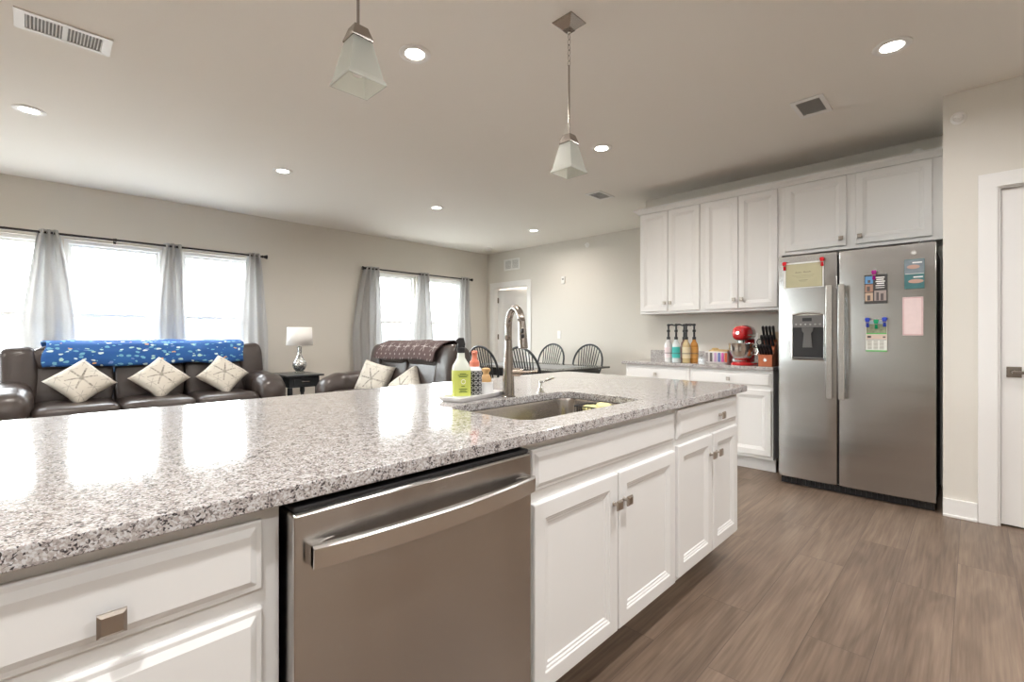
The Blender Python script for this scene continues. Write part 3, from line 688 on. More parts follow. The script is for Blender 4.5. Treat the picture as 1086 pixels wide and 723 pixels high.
# ------------------------------------------------------------------ kitchen run (local frame rotated -90 deg)
RZ = -PI/2
CXF = 4.425
o = slab('kitchen_countertop', [(4.385, 2.665), (4.385, 1.205), (XK, 1.205), (XK, 2.665)], CT-.031, CT, granite_m)
tag(o, 'granite countertop along the kitchen wall beside the refrigerator', 'countertop')
tag(box('backsplash', XK-.022, 1.205, CT, XK, 2.66, CT+.103, granite_m, bevel=.002), 'low granite backsplash strip behind the wall countertop', 'backsplash')
cabinet('base_cabinet', 'left white base cabinet under the wall countertop, farthest from the refrigerator', 'cabinet', (CXF, 2.635, 0), RZ, .70, .60, .115, .884,
        [('drawer', .012, .735, .688, .862, [(.350, .795)]), ('door', .012, .145, .346, .712, [(.30, .62)]), ('door', .354, .145, .688, .712, [(.40, .62)])])
cabinet('base_cabinet', 'right white base cabinet under the wall countertop, next to the refrigerator', 'cabinet', (CXF, 1.935, 0), RZ, .72, .60, .115, .884,
        [('drawer', .012, .735, .708, .862, [(.36, .795)]), ('door', .012, .145, .356, .712, [(.31, .62)]), ('door', .364, .145, .708, .712, [(.41, .62)])])
UX = 4.70
cabinet('wall_cabinet', 'tall white double-door wall cabinet at the far left end of the uppers', 'wall cabinet', (UX, 2.622, 0), RZ, .688, .325, 1.415, 2.52,
        [('door', .012, 1.44, .326, 2.50, [(.298, 1.525)]), ('door', .332, 1.44, .664, 2.50, [(.362, 1.525)])], kick=False)
cabinet('wall_cabinet', 'tall white double-door wall cabinet next to the refrigerator, above the mixer', 'wall cabinet', (UX, 1.934, 0), RZ, .712, .325, 1.415, 2.52,
        [('door', .026, 1.44, .344, 2.50, [(.312, 1.525)]), ('door', .350, 1.44, .682, 2.50, [(.382, 1.525)])], kick=False)
cabinet('wall_cabinet', 'short white cabinet over the left half of the refrigerator', 'wall cabinet', (UX, 1.222, 0), RZ, .512, .325, 1.895, 2.52,
        [('door', .027, 1.925, .480, 2.50, [(.446, 1.985)])], kick=False)
cabinet('wall_cabinet', 'short white cabinet over the right half of the refrigerator', 'wall cabinet', (UX, .710, 0), RZ, .566, .325, 1.895, 2.52,
        [('door', .028, 1.925, .496, 2.50, [(.060, 1.985)])], kick=False)
b = new()
for x, y0c in ((UX, 2.622),):
    prof = [(0, 2.506), (.019, 2.506), (.021, 2.514), (.034, 2.530), (.050, 2.540), (.055, 2.544), (.055, 2.560), (0, 2.560)]
    lp = [[(UX-i, YC+.003, z) for i, z in prof], [(UX-i, y0c+i, z) for i, z in prof], [(XK-.02, y0c+i, z) for i, z in prof]]
    add_loops(b, lp)
tag(obj('crown_molding', b, cab_m), 'white crown molding along the top of the wall cabinets', 'molding')

# refrigerator
FX = 4.192; fr = thing('refrigerator', 'stainless steel side-by-side refrigerator with water dispenser and papers on its doors', 'refrigerator', (FX, 1.115, 0), RZ)
FWD = .942
box('case', .01, .065, .03, FWD-.01, .80, 1.79, dark_m, fr, bevel=.004)
def fdoor(name, x0, x1, cut=None):
    b = new(); n = 10; bow = .008; lp = []; xs_ = []; W_ = x1-x0
    prof = [(x0, .055)]
    for i in range(n+1):
        t = i/n; prof.append((x0+W_*t, .010-bow*math.sin(PI*t)**.5 if 0 < t < 1 else .012))
    prof.append((x1, .055))
    add_loops(b, [[(x, y, z) for x, y in prof] for z in (.065, 1.808)])
    o = obj(name, b, fsteel_m, fr, smooth='auto', bevel=.004)
    return o
d1 = fdoor('freezer_door', 0, .3915); d2 = fdoor('fresh_food_door', .4035, FWD)
for dd, hx in ((d1, .331), (d2, .407)):
    b = new(); n = 16; lp = []
    for i in range(n+1):
        t = i/n; z = .712+.845*t; y = -.052-.010*math.sin(PI*t)
        lp.append([(hx, y+.016, z), (hx, y+.003, z), (hx+.005, y, z), (hx+.035, y, z), (hx+.040, y+.003, z), (hx+.040, y+.016, z)])
    add_loops(b, lp); add_box(b, hx+.006, -.04, .720, hx+.034, .004, .760); add_box(b, hx+.006, -.04, 1.505, hx+.034, .004, 1.545)
    obj('handle', b, handle_m, dd, bevel=.002)
b = new(); add_box(b, .01, .05, .005, FWD-.01, .10, .062)
for k in range(28): add_box(b, .03+k*.032, .044, .015, .052+k*.032, .05, .05)
obj('base_grille', b, black_m, fr)
for hx in (.02, FWD-.08): box('hinge_cover', hx, .02, 1.809, hx+.06, .10, 1.822, dark_m, fr, bevel=.003)
# dispenser: frame, panel, cavity
dx0, dx1, dz0, dz1 = .093, .322, .99, 1.365
b = new(); fr_pts = []
def arch(ins, y, top=.014): 
    a0, a1, z0, z1 = dx0+ins, dx1-ins, dz0+ins, dz1-ins
    return [(a0, y, z0), (a1, y, z0), (a1, y, z1-top)] + [(a1+(a0-a1)*k/8, y, z1-top+top*math.sin(PI*k/8)) for k in range(1, 8)] + [(a0, y, z1-top)]
add_loops(b, [arch(0, .004), arch(.002, -.012), arch(.008, -.014), arch(.013, -.010), arch(.014, -.002)])
dp = obj('dispenser', b, handle_m, fr, bevel=.001)
b = new(); add_box(b, dx0+.015, -.011, 1.245, dx1-.015, -.002, 1.338)
for k in range(5): pass
pn = obj('control_panel', b, charcoal_m, dp, bevel=.002)
b = new()
for k in range(6):
    b = new(); add_torus(b, (dx0+.035+k*.032, -.0115, 1.268), .0045, .0008, 'Y', 14, 5); obj('button', b, plate_m, dp)
box('display', dx0+.078, -.0122, 1.292, dx1-.088, -.011, 1.318, black_m, dp)
b = new()   # recess shell built as the dark niche
c0, c1, cz, cz1_ = dx0+.015, dx1-.015, dz0+.014, 1.245
add_box(b, c0, -.0075, cz, c1, -.0025, cz1_)
obj('niche', b, mat('niche_black', (.022, .022, .024), .25, vary=(10, .1)), dp)
b = new(); add_box(b, c0, -.032, cz, c1, -.010, cz+.010); obj('drip_tray', b, charcoal_m, dp, bevel=.003)
b = new(); add_loops(b, [[(x, y, z) for x, y in ((-.028+.1145+dx0-ii, -.010), (.028+.1145+dx0+ii, -.010), (.028+.1145+dx0+ii, -.026), (-.028+.1145+dx0-ii, -.026))] for ii, z in ((.006, 1.09), (.004, 1.10), (-.004, 1.20), (.008, 1.215), (.012, 1.243))])
obj('paddle', b, mat('grey_paddle', (.10, .10, .10), .2, coat=.5, vary=(10, .1)), dp, bevel=.002)
# round maker's badge
b = new(); add_torus(b, (.828, .0025, 1.745), .017, .0016, 'Y', 24, 6); add_lathe(b, [(.0165, 0), (.0165, .0012)], (.828, .001, 1.745), 24, axis='Y'); bd = obj('badge', b, handle_m, d2)
def text_mesh(name, body, size, m, parent, loc, rot=(PI/2, 0, 0), ext=.0006, align='CENTER'):
    cu = bpy.data.curves.new(name, 'FONT'); cu.body = body; cu.size = size; cu.extrude = ext; cu.align_x = align; cu.align_y = 'CENTER'
    to = bpy.data.objects.new(name, cu); C.objects.link(to); dg = bpy.context.evaluated_depsgraph_get()
    me = bpy.data.meshes.new_from_object(to.evaluated_get(dg)); bpy.data.objects.remove(to); bpy.data.curves.remove(cu)
    o = bpy.data.objects.new(name, me); C.objects.link(o); me.materials.append(m); o.parent = parent; o.location = loc; o.rotation_euler = rot
    return o
text_mesh('lettering', 'GE', .016, plate_m, bd, (.828, -.0002, 1.745))

# things held on the fridge doors: in the same rotated frame, each top-level
def fpt(x, z, y=0): return (FX+y, 1.115-x, z)
def paper(name, label, cat, x, z, wd, ht, m, y=-.0025, group=None):
    r = thing(name, label, cat, fpt(x+wd/2, z, y), RZ, group)
    b = new(); n = 6; add_loops(b, [[(-wd/2, 0, 0+ht*k/n), (wd/2, 0, ht*k/n), (wd/2, -.0012, ht*k/n), (-wd/2, -.0012, ht*k/n)] for k in range(n+1)])
    sheet = obj('sheet', b, m, r); return r
def rects(name, parent, m, rs, y=-.0018):
    b = new()
    for x0_, z0_, x1_, z1_ in rs: add_box(b, x0_, y, z0_, x1_, y+.0006, z1_)
    return obj(name, b, m, parent)
def inkm(n, c): return mat(n, c, .6, vary=(30, .08))
PY = -.004
certm = inkm('white_paper', (.78, .78, .76))
c = paper('certificate', 'cream certificate in a white mat clipped to the left refrigerator door', 'certificate', .040, 1.552, .272, .20, certm, PY)
rects('cream_page', c, mat('parchment', (.46, .43, .28), .6, vary=(8, .15)), [(-.118, .008, .124, .186)])
rects('border', c, inkm('olive_ink', (.20, .20, .10)), [(-.120, .006, -.117, .188), (.123, .006, .126, .188), (-.12, .006, .126, .0085), (-.12, .1855, .126, .188)], y=-.0022)
gi = inkm('grey_ink', (.25, .23, .17))
rects('heading', c, gi, [(-.055, .118, -.012, .123), (-.050, .123, -.046, .129), (-.030, .123, -.027, .127), (.0, .119, .052, .124), (.005, .124, .010, .131), (.040, .124, .043, .129)], y=-.0024)
rects('text_lines', c, gi, [(-.075, .098, .075, .0995), (-.065, .088, .068, .0893), (-.050, .078, .050, .0793), (-.030, .058, .030, .062), (-.022, .050, .022, .052)], y=-.0024)
def clip(label, x, z, col, n, group):
    r = thing('magnet_clip', label, 'magnet clip', fpt(x, z, -.006), RZ, group)
    m = mat(n, col, .25, coat=.4, vary=(10, .1))
    b = new(); add_loops(b, [[(-w_, -y_, zz), (w_, -y_, zz), (w_, -.001, zz), (-w_, -.001, zz)] for w_, y_, zz in ((.008, .006, -.055), (.010, .010, -.050), (.008, .014, -.030), (.010, .018, -.018), (.014, .020, -.004), (.015, .020, .004), (.011, .016, .012))]); obj('jaw', b, m, r, smooth='auto', bevel=.002)
    b = new(); add_lathe(b, [(.004, -.011), (.004, .011)], (0, -.014, -.022), 8, axis='X'); obj('hinge_pin', b, chrome_m, r)
clip('red magnet clip at the top left corner of the cream certificate', .048, 1.752, (.62, .01, .02), 'red_plastic', 'magnet clips')
clip('red magnet clip at the top right of the cream certificate', .302, 1.762, (.62, .01, .02), 'red_plastic', 'magnet clips')
c = paper('photo_card', 'photo collage card with black lettering panel under the purple clip', 'photo card', .558, 1.408, .130, .206, inkm('dark_photo', (.05, .045, .045)), PY)
rects('photo', c, inkm('photo_blue', (.12, .30, .55)), [(-.060, .144, -.015, .196)]); rects('photo', c, inkm('photo_brown', (.36, .20, .14)), [(-.060, .084, -.015, .138)])
rects('photo', c, inkm('photo_tan', (.50, .36, .26)), [(-.060, .020, -.015, .078)]); rects('photo', c, inkm('photo_grey', (.34, .28, .26)), [(-.008, .020, .060, .092)])
rects('photo_figures', c, inkm('photo_dark', (.10, .08, .08)), [(.004, .022, .018, .080), (.028, .022, .044, .070), (-.048, .024, -.030, .060), (-.050, .090, -.032, .124), (-.045, .15, -.03, .17)], y=-.0022)
rects('lettering', c, plate_m, [(.0, .180, .050, .188), (.004, .166, .046, .174), (.0, .152, .052, .160), (.006, .138, .048, .146), (.0, .124, .050, .130), (.0, .110, .050, .114)], y=-.0022)
clip('purple magnet clip on the photo collage card', .615, 1.632, (.30, .01, .18), 'purple_plastic', 'magnet clips')
c = paper('calendar', 'small calendar with landscape photo and green edge on the right refrigerator door', 'calendar', .568, 1.068, .119, .222, inkm('calendar_paper', (.72, .72, .68)), PY)
rects('picture', c, mat('landscape_print', (.24, .26, .17), .6, vary=(60, .7)), [(-.057, .128, .057, .208)]); rects('sky_print', c, inkm('sky_print', (.45, .55, .62)), [(-.057, .196, .057, .218)], y=-.0022)
rects('green_edge', c, inkm('green_ink2', (.10, .42, .10)), [(-.0595, .0, .0595, .010)], y=-.0024); rects('green_strip', c, inkm('green_ink2', (.10, .42, .10)), [(-.057, .124, .057, .132)], y=-.0024)
rects('month_title', c, inkm('peach_print', (.66, .52, .44)), [(-.057, .088, .057, .122)]); rects('month_name', c, inkm('dark_print', (.08, .07, .07)), [(-.052, .098, -.030, .112), (.036, .098, .050, .108), (-.057, .083, .057, .086)], y=-.0024)
rects('day_grid', c, gi, [(-.050+i*.034, .018+j*.009, -.026+i*.034, .0215+j*.009) for i in range(3) for j in range(7)], y=-.0024)
clip('blue magnet clip at the left top of the calendar', .578, 1.296, (.03, .06, .42), 'blue_plastic', 'magnet clips')
clip('green magnet clip at the middle top of the calendar', .627, 1.284, (.01, .28, .12), 'green_plastic', 'magnet clips')
clip('blue magnet clip at the right top of the calendar', .674, 1.298, (.03, .06, .42), 'blue_plastic', 'magnet clips')
c = paper('postcard', 'dark teal picture postcard at the upper right of the refrigerator door', 'postcard', .780, 1.500, .104, .200, mat('teal_print', (.05, .16, .17), .4, vary=(14, .5)), PY)
rects('picture', c, mat('grey_print', (.18, .22, .25), .4, vary=(20, .4)), [(-.050, .104, .050, .196)]); 
b = new(); add_soft(b, (-.005, -.0022, .148), (.034, .0006, .014), 1, 1, 16, 8); add_soft(b, (.008, -.0022, .050), (.040, .0006, .014), 1, 1, 16, 8); obj('figure', b, inkm('skin_print', (.48, .30, .24)), c)
rects('lettering', c, plate_m, [(-.010, .172, .040, .180), (-.005, .074, .044, .082), (-.048, .100, .05, .103)], y=-.0026)
c = paper('note_sheet', 'pale pink note sheet with small floral border on the refrigerator door', 'note', .770, 1.182, .108, .262, inkm('pink_paper', (.72, .58, .57)), PY)
rects('border_print', c, mat('rose_print', (.55, .33, .34), .6, vary=(90, .5)), [(-.052, .254, .052, .259), (-.052, .003, .052, .008), (-.052, .008, -.047, .254), (.046, .008, .051, .254)])

# ------------------------------------------------------------------ counter items on the kitchen run
zc_ = CT
def syrup(x, y, label, bcol, lcol, name, cap=(.02, .02, .02), ang=0, clear=False):
    r = thing('syrup_bottle', label, 'syrup bottle', (x, y, zc_), ang, 'pump bottles on the wall counter')
    b = new(); add_lathe(b, [(.034, 0), (.038, .004), (.038, .165), (.034, .185), (.018, .212), (.015, .235)], seg=20); obj('bottle', b, mat(name+'_glass', bcol, .12, coat=.4, vary=(6, .08)), r, smooth='auto')
    b = new(); add_lathe(b, [(.0386, .045), (.0386, .155)], seg=24, cap0=False, cap1=False); lb = obj('label', b, mat(name+'_label', lcol, .5, vary=(35, .2)), r, smooth=True)
    b = new(); add_lathe(b, [(.0392, .085), (.0392, .098)], seg=24, cap0=False, cap1=False); obj('label_band', b, mat(name+'_band', [min(1, q*.4+.05) for q in lcol], .5, vary=(20, .1)), lb)
    b = new(); add_lathe(b, [(.018, .228), (.018, .252), (.011, .256), (.010, .30), (.016, .303), (.016, .325), (.009, .328), (.009, .362), (.015, .364), (.015, .382), (.008, .386)], seg=14)
    add_tube(b, [(0, 0, .374), (-.035, 0, .378), (-.064, 0, .366)], [.009, .008, .006], 8); obj('pump', b, black_m, r, smooth='auto')
syrup(4.520, 2.205, 'clear syrup bottle with red and white label, leftmost of the pump bottles', (.62, .60, .60), (.72, .60, .62), 'raspberry', ang=1.9)
syrup(4.500, 2.115, 'clear syrup bottle with teal label, second from left of the pump bottles', (.55, .60, .62), (.05, .45, .42), 'teal_vanilla', ang=2.2)
syrup(4.650, 2.100, 'dark-capped syrup bottle behind, between the teal and cream labels', (.16, .06, .05), (.18, .07, .06), 'cola', ang=2.0)
syrup(4.520, 2.020, 'amber syrup bottle with a cream and yellow label, front of the group', (.55, .42, .22), (.70, .60, .40), 'caramel', ang=1.6)
syrup(4.600, 1.975, 'orange amber syrup bottle, rightmost of the pump bottles', (.50, .22, .04), (.62, .32, .08), 'hazelnut', ang=-1.0)

bk = thing('packet_basket', 'white and striped fabric basket on the wall counter between syrups and mixer', 'basket', (4.60, 1.735, zc_), RZ); bk.scale = (1, 1, 1.25)
b = new(); add_loops(b, [[(x, y, z) for x, y in rrect(-.11-i, -.07-i, .11+i, .07+i, .03)] for i, z in ((-.012, 0), (-.004, .008), (.004, .09), (.002, .094), (-.004, .09), (-.01, .02))]); obj('basket_body', b, mat('white_canvas', (.72, .70, .68), .8, vary=(40, .1)), bk, smooth='auto')
for k, (xx, col) in enumerate(((-.085, (.30, .28, .28)), (-.045, (.10, .09, .09)), (-.005, (.55, .35, .55)), (.03, (.16, .20, .45)), (.062, (.60, .10, .35)), (.092, (.62, .12, .05)))):
    b = new(); add_box(b, xx-.011, -.0765, .016, xx+.011, -.073, .084); obj('stripe', b, mat('stripe_%s' % 'abcdef'[k], col, .7, vary=(60, .2)), bk)
b = new(); add_soft(b, (0, 0, .092), (.095, .055, .016), .6, .6, nz=.012, nzs=30); add_soft(b, (-.03, 0, .105), (.03, .03, .014), .8, .8, nz=.01, nzs=50); obj('packets', b, mat('tan_packets', (.55, .40, .18), .6, vary=(35, .5)), bk, smooth=True)

# stand mixer (faces -X: local -y front)
mx_ = thing('stand_mixer', 'red stand mixer with steel bowl on the wall counter', 'stand mixer', (4.58, 1.495, zc_), RZ-.03)
redm = mat('red_enamel', (.50, .008, .012), .12, coat=.8, vary=(5, .03))
b = new(); add_loops(b, [[(x, y, z) for x, y in rrect(-.095+i, -.15+i, .095-i, .16-i, .08, 8)] for i, z in ((.004, 0), (0, .004), (0, .018), (.008, .026), (.02, .030))]); obj('base', b, redm, mx_, smooth='auto')
b = new(); add_loops(b, [[(x, y, z) for x, y in rrect(-.045, a0, .045, .15, .03, 5)] for a0, z in ((.03, .028), (.07, .06), (.085, .14), (.075, .20), (.05, .235))]); obj('pedestal', b, redm, mx_, smooth='auto')
b = new(); hp = []
for t_, rx, rz_, zz in ((-.165, .02, .02, .285), (-.160, .045, .045, .285), (-.14, .06, .062, .287), (-.10, .068, .070, .29), (-.02, .070, .072, .292), (.08, .066, .068, .290), (.13, .055, .056, .287), (.15, .03, .03, .285)):
    hp.append([(rx*sgp(math.cos(2*PI*j/24), .8), t_, zz+rz_*sgp(math.sin(2*PI*j/24), .8)) for j in range(24)])
add_loops(b, hp); obj('motor_head', b, redm, mx_, smooth=True)
b = new(); add_loops(b, [[(rx*math.cos(2*PI*j/24)*1.02, t_, .272+.013*math.sin(2*PI*j/24)) for j in range(24)] for t_, rx in ((-.150, .052), (-.10, .0705), (.08, .069), (.13, .055))]); obj('trim_band', b, chrome_m, mx_, smooth=True)
b = new(); add_lathe(b, [(.012, 0), (.013, .006), (.010, .012)], (0, -.172, .29), 16, axis='Y'); obj('hub_cap', b, chrome_m, mx_, smooth='auto')
b = new(); add_lathe(b, [(.028, .222), (.028, .20), (.012, .198), (.012, .14)], (0, -.08, 0), 16); obj('beater_shaft', b, chrome_m, mx_, smooth='auto')
b = new(); add_lathe(b, [(.040, .030), (.045, .036), (.046, .045), (.070, .06), (.094, .10), (.104, .15), (.108, .195), (.110, .198), (.106, .197), (.102, .15), (.09, .10), (.06, .062)], (0, -.08, 0), 32, cap1=True); bw = obj('bowl', b, chrome_m, mx_, smooth='auto')
b = new(); add_tube(b, [(.10, -.08, .17), (.135, -.08, .165), (.145, -.08, .13), (.13, -.08, .10), (.096, -.08, .10)], .006, 8, flat=2); obj('bowl_handle', b, chrome_m, bw, smooth=True)

kb = thing('knife_block', 'orange-red wooden knife block with metal emblem at the right end of the wall counter', 'knife block', (4.52, 1.285, zc_), RZ)
b = new(); add_prism(b, [(-.075, 0), (.085, 0), (.085, .23), (.060, .235), (-.040, .105), (-.075, .100)], -.055, .055, 'X'); obj('block', b, block_m, kb, bevel=.003)
b = new(); add_lathe(b, [(.014, 0), (.014, .002)], (0, -.0775, .055), 20, axis='Y'); obj('emblem', b, handle_m, kb)
def knife(lx, ly, lz, tilt, ln, label, grp='knives in the block', side=0):
    mt = Matrix.Translation((4.52, 1.285, zc_)) @ Matrix.Rotation(RZ, 4, 'Z') @ Matrix.Translation((lx, ly, lz)) @ Matrix.Rotation(tilt, 4, 'X') @ Matrix.Rotation(side, 4, 'Y')
    r = bpy.data.objects.new('knife', None); C.objects.link(r); r.matrix_world = mt; r['label'] = label; r['category'] = 'knife'; r['group'] = grp
    b = new(); add_loops(b, [[(x, y, z) for x, y in rrect(-a, -c_, a, c_, a*.9, 3)] for a, c_, z in ((.009, .014, 0), (.010, .015, .01), (.0095, .013, ln*.5), (.0105, .017, ln*.9), (.008, .012, ln))]); obj('handle', b, black_m, r, smooth='auto')
    b = new()
    for zz in (.25, .5, .75): add_lathe(b, [(.003, -.0102), (.003, .0102)], (0, 0, ln*zz), 8, axis='X')
    obj('rivet', b, chrome_m, r)
    box('blade_collar', -.002, -.010, -.02, .002, .010, .0, chrome_m, r)
names = ['leftmost', 'second from left', 'third from left', 'rightmost']
for i in range(4): knife(-.039+i*.027, .045, .235, .42, .125, 'large black-handled knife, %s in the top row of the knife block' % names[i])
for i in range(4): knife(-.039+i*.027, .005, .182, .55, .10, 'black-handled knife, %s in the middle row of the knife block' % names[i])
for i in range(5): knife(-.046+i*.0225, -.045, .112, .75, .095, 'short black steak knife, %s in the front row of the knife block' % ['leftmost', 'second from left', 'middle one', 'second from right', 'rightmost'][i])
sc_ = thing('scissors', 'black-handled kitchen scissors leaning out at the left side of the knife block', 'scissors', (4.50, 1.325, zc_+.165), RZ)
b = new(); add_torus(b, (-.022, 0, .045), .020, .004, 'Y', 18, 6, 1, 1.3); add_torus(b, (.018, -.012, .040), .018, .004, 'Y', 18, 6, 1, 1.3); add_tube(b, [(-.012, 0, .022), (.004, 0, -.01)], .005, 8); add_tube(b, [(.012, -.012, .018), (.002, 0, -.01)], .005, 8); obj('handle', b, black_m, sc_, smooth=True)
box('blade', -.006, -.002, -.03, .006, .002, -.008, chrome_m, sc_)
cb_ = thing('cutting_board', 'tan wooden cutting board standing behind the knife block', 'cutting board', (4.66, 1.262, zc_), RZ)
b = new(); add_prism(b, rrect(-.045, 0, .045, .30, .02, 4), 0, .018, 'Y'); bo = obj('board', b, board_m, cb_, bevel=.003)
box('edge_band', -.045, -.002, 0, .045, 0, .012, board_m, cb_)
# outlets / switches
def wallplate(name, label, cat, loc, rotz, wd=.07, ht=.115, kind='outlet'):
    r = thing(name, label, cat, loc, rotz); box('cover_plate', -wd/2, -.006, -ht/2, wd/2, 0, ht/2, plate_m, r, bevel=.002)
    if kind == 'outlet':
        b = new()
        for z in (-.022, .022): add_box(b, -.016, -.0075, z-.014, .016, -.006, z+.014)
        q = obj('socket', b, white_cer, r, bevel=.002); b = new()
        for z in (-.022, .022):
            for x in (-.006, .006): add_box(b, x-.001, -.0079, z-.005, x+.001, -.0075, z+.005)
        obj('slot', b, vent_dark, q)
    else: box('rocker', -.016, -.010, -.033, .016, -.006, .033, white_cer, r, bevel=.002)
wallplate('outlet', 'white electrical outlet on the kitchen wall behind the stand mixer', 'outlet', (XK, 1.552, 1.152), RZ)
wallplate('light_switch', 'white light switch on the far wall above the dining chairs', 'light switch', (XFAR, 4.98, 1.20), RZ, kind='switch', ht=.13)
th = thing('thermostat', 'small white thermostat high on the far wall above the light switch', 'thermostat', (XFAR, 4.88, 2.11), RZ)
box('housing', -.035, -.025, -.06, .035, 0, .06, plate_m, th, bevel=.004); box('screen', -.02, -.0265, .0, .02, -.025, .03, mat('grey_screen', (.35, .35, .33), .2, vary=(5, .05)), th)

# wall and ceiling fittings
def sprinkler(loc, rotz, label):
    r = thing('sprinkler', label, 'sprinkler', loc, rotz)
    b = new(); add_lathe(b, [(.040, 0), (.040, .004), (.026, .010), (.022, .006)], (0,0,0), 24, axis='Y'); bmesh.ops.transform(b, matrix=Matrix.Diagonal((1, -1, 1, 1)), verts=b.verts); obj('escutcheon', b, plate_m, r, smooth='auto')
    b = new(); add_lathe(b, [(.007, 0), (.007, -.045), (.018, -.048), (.018, -.051)], (0,0,0), 14, axis='Y'); add_box(b, -.02, -.055, -.002, .02, -.050, .002); add_tube(b, [(-.012, -.01, 0), (-.014, -.03, 0), (0, -.05, 0)], .002, 6); add_tube(b, [(.012, -.01, 0), (.014, -.03, 0), (0, -.05, 0)], .002, 6); obj('sprinkler_head', b, plate_m, r, smooth='auto')
sprinkler((XR, .066, 2.59), RZ, 'white sidewall sprinkler high on the wall right of the refrigerator')
sprinkler((XFAR, 4.403, 2.63), RZ, 'white sidewall sprinkler high on the far wall over the dining table')
sprinkler((XK, .32, 2.66), RZ, 'small sidewall sprinkler above the cabinets near the right corner')
vt = thing('wall_vent', 'white two-bank return air grille above the far doorway', 'vent', (XFAR, 6.095, 2.50), RZ)
b = new(); add_box(b, -.20, -.008, -.105, .20, 0, -.08); add_box(b, -.20, -.008, .08, .20, 0, .105); add_box(b, -.20, -.008, -.08, -.17, 0, .08); add_box(b, .17, -.008, -.08, .20, 0, .08); add_box(b, -.012, -.008, -.08, .012, 0, .08); obj('frame', b, plate_m, vt, bevel=.002)
box('backing', -.17, -.002, -.08, .17, -.0005, .08, vent_dark, vt)
b = new()
for k in range(11):
    for x0_, x1_ in ((-.17, -.012), (.012, .17)): add_box(b, x0_, -.006, -.078+k*.0145, x1_, -.002, -.069+k*.0145)
obj('slats', b, plate_m, vt)
def ceiling_vent(loc, L_, W_, label, banks, axis_long='x', rot=0):
    r = thing('ceiling_vent', label, 'vent', loc, rot, 'ceiling vents')
    a, c_ = L_/2, W_/2; e_ = .028; b = new()
    add_box(b, -a, -c_, -.006, a, -c_+e_, 0); add_box(b, -a, c_-e_, -.006, a, c_, 0); add_box(b, -a, -c_+e_, -.006, -a+e_*1.4, c_-e_, 0); add_box(b, a-e_*1.4, -c_+e_, -.006, a, c_-e_, 0)
    for q in range(1, banks): add_box(b, -a+L_*q/banks-.010, -c_+e_, -.006, -a+L_*q/banks+.010, c_-e_, 0)
    obj('frame', b, plate_m, r, bevel=.0015)
    box('backing', -a+e_, -c_+e_, -.0015, a-e_, c_-e_, -.0005, vent_dark, r)
    n = int((L_-2*e_)/.0135); b = new()
    for k in range(n):
        x = -a+e_*1.4+.006+k*.0135
        if x > a-e_*1.4: break
        add_loops(b, [[(x-.003, yy, -.0055), (x-.0015, yy, -.0055), (x+.0025, yy, -.0018), (x+.001, yy, -.0018)] for yy in (-c_+e_, c_-e_)])
    obj('slats', b, plate_m, r); return r
ceiling_vent((.122, 3.385, CEIL), .37, .205, 'long white louvred ceiling vent with two banks, top left of the photo', 2)
ceiling_vent((3.760, .795, CEIL), .31, .195, 'square white ceiling vent in front of the cabinets over the refrigerator', 1)
ceiling_vent((4.471, 2.998, CEIL), .31, .195, 'small white ceiling vent left of the wall cabinets', 1)
sd = thing('smoke_detector', 'round white smoke detector on the ceiling by the far corner', 'smoke detector', (5.80, 6.28, CEIL))
b = new(); add_lathe(b, [(.070, 0), (.070, -.012), (.062, -.030), (.030, -.040), (.0, -.041)], seg=28, cap1=False); obj('housing', b, plate_m, sd, smooth='auto'); box('test_button', -.008, -.008, -.045, .008, .008, -.040, plate_m, sd)

def downlight(x, y, label, power=DOWNLIGHT):
    r = thing('recessed_light', label, 'ceiling light', (x, y, CEIL), 0, 'recessed ceiling lights')
    b = new(); add_lathe(b, [(.088, 0), (.088, -.003), (.080, -.007), (.062, -.008), (.052, -.003)], seg=32, cap0=False, cap1=False); obj('trim_ring', b, plate_m, r, smooth='auto')
    b = new(); add_lathe(b, [(.053, -.001), (.053, -.0035)], seg=32); obj('lens', b, glow_m, r)
    L = bpy.data.lights.new('lamp', 'AREA'); L.shape = 'DISK'; L.size = .11; L.energy = power; L.color = (1, .99, .98) if y < 1 else (1, .94, .87); L.spread = math.radians(165)
    lo = bpy.data.objects.new('lamp', L); C.objects.link(lo); lo.parent = r; lo.location = (0, 0, -.0095)
downlight(-.011, 4.72, 'recessed light at far left of the ceiling, below the long vent')
downlight(1.684, 4.72, 'recessed light over the sofa end, second from left in the living room row')
downlight(3.492, 4.72, 'recessed light over the loveseat, middle of the ceiling')
downlight(5.266, 4.70, 'recessed light over the dining table by the far wall')
downlight(1.503, 2.234, 'recessed light beside the left pendant')
downlight(3.358, 2.233, 'recessed light beside the right pendant shade')
downlight(3.286, .315, 'large recessed light nearest the refrigerator vent, upper right', 7)
for x, y in ((1.5, .15), (-.4, .15), (-.4, 2.23), (-2.2, 2.23), (-1.8, 4.72), (1.2, -1.6), (3.0, -1.6), (-1.0, -1.6)):
    downlight(x, y, 'added unseen recessed ceiling light behind or beside the camera, brightening the room', DOWNLIGHT*(1.35 if y < .5 else 1))  # added lamps out of view, carrying much of the room's brightness

downlight(7.1, 5.95, 'added unseen recessed ceiling light brightening the hall beyond the far doorway', 30)  # added lamp, lights the hall and the open door leaf

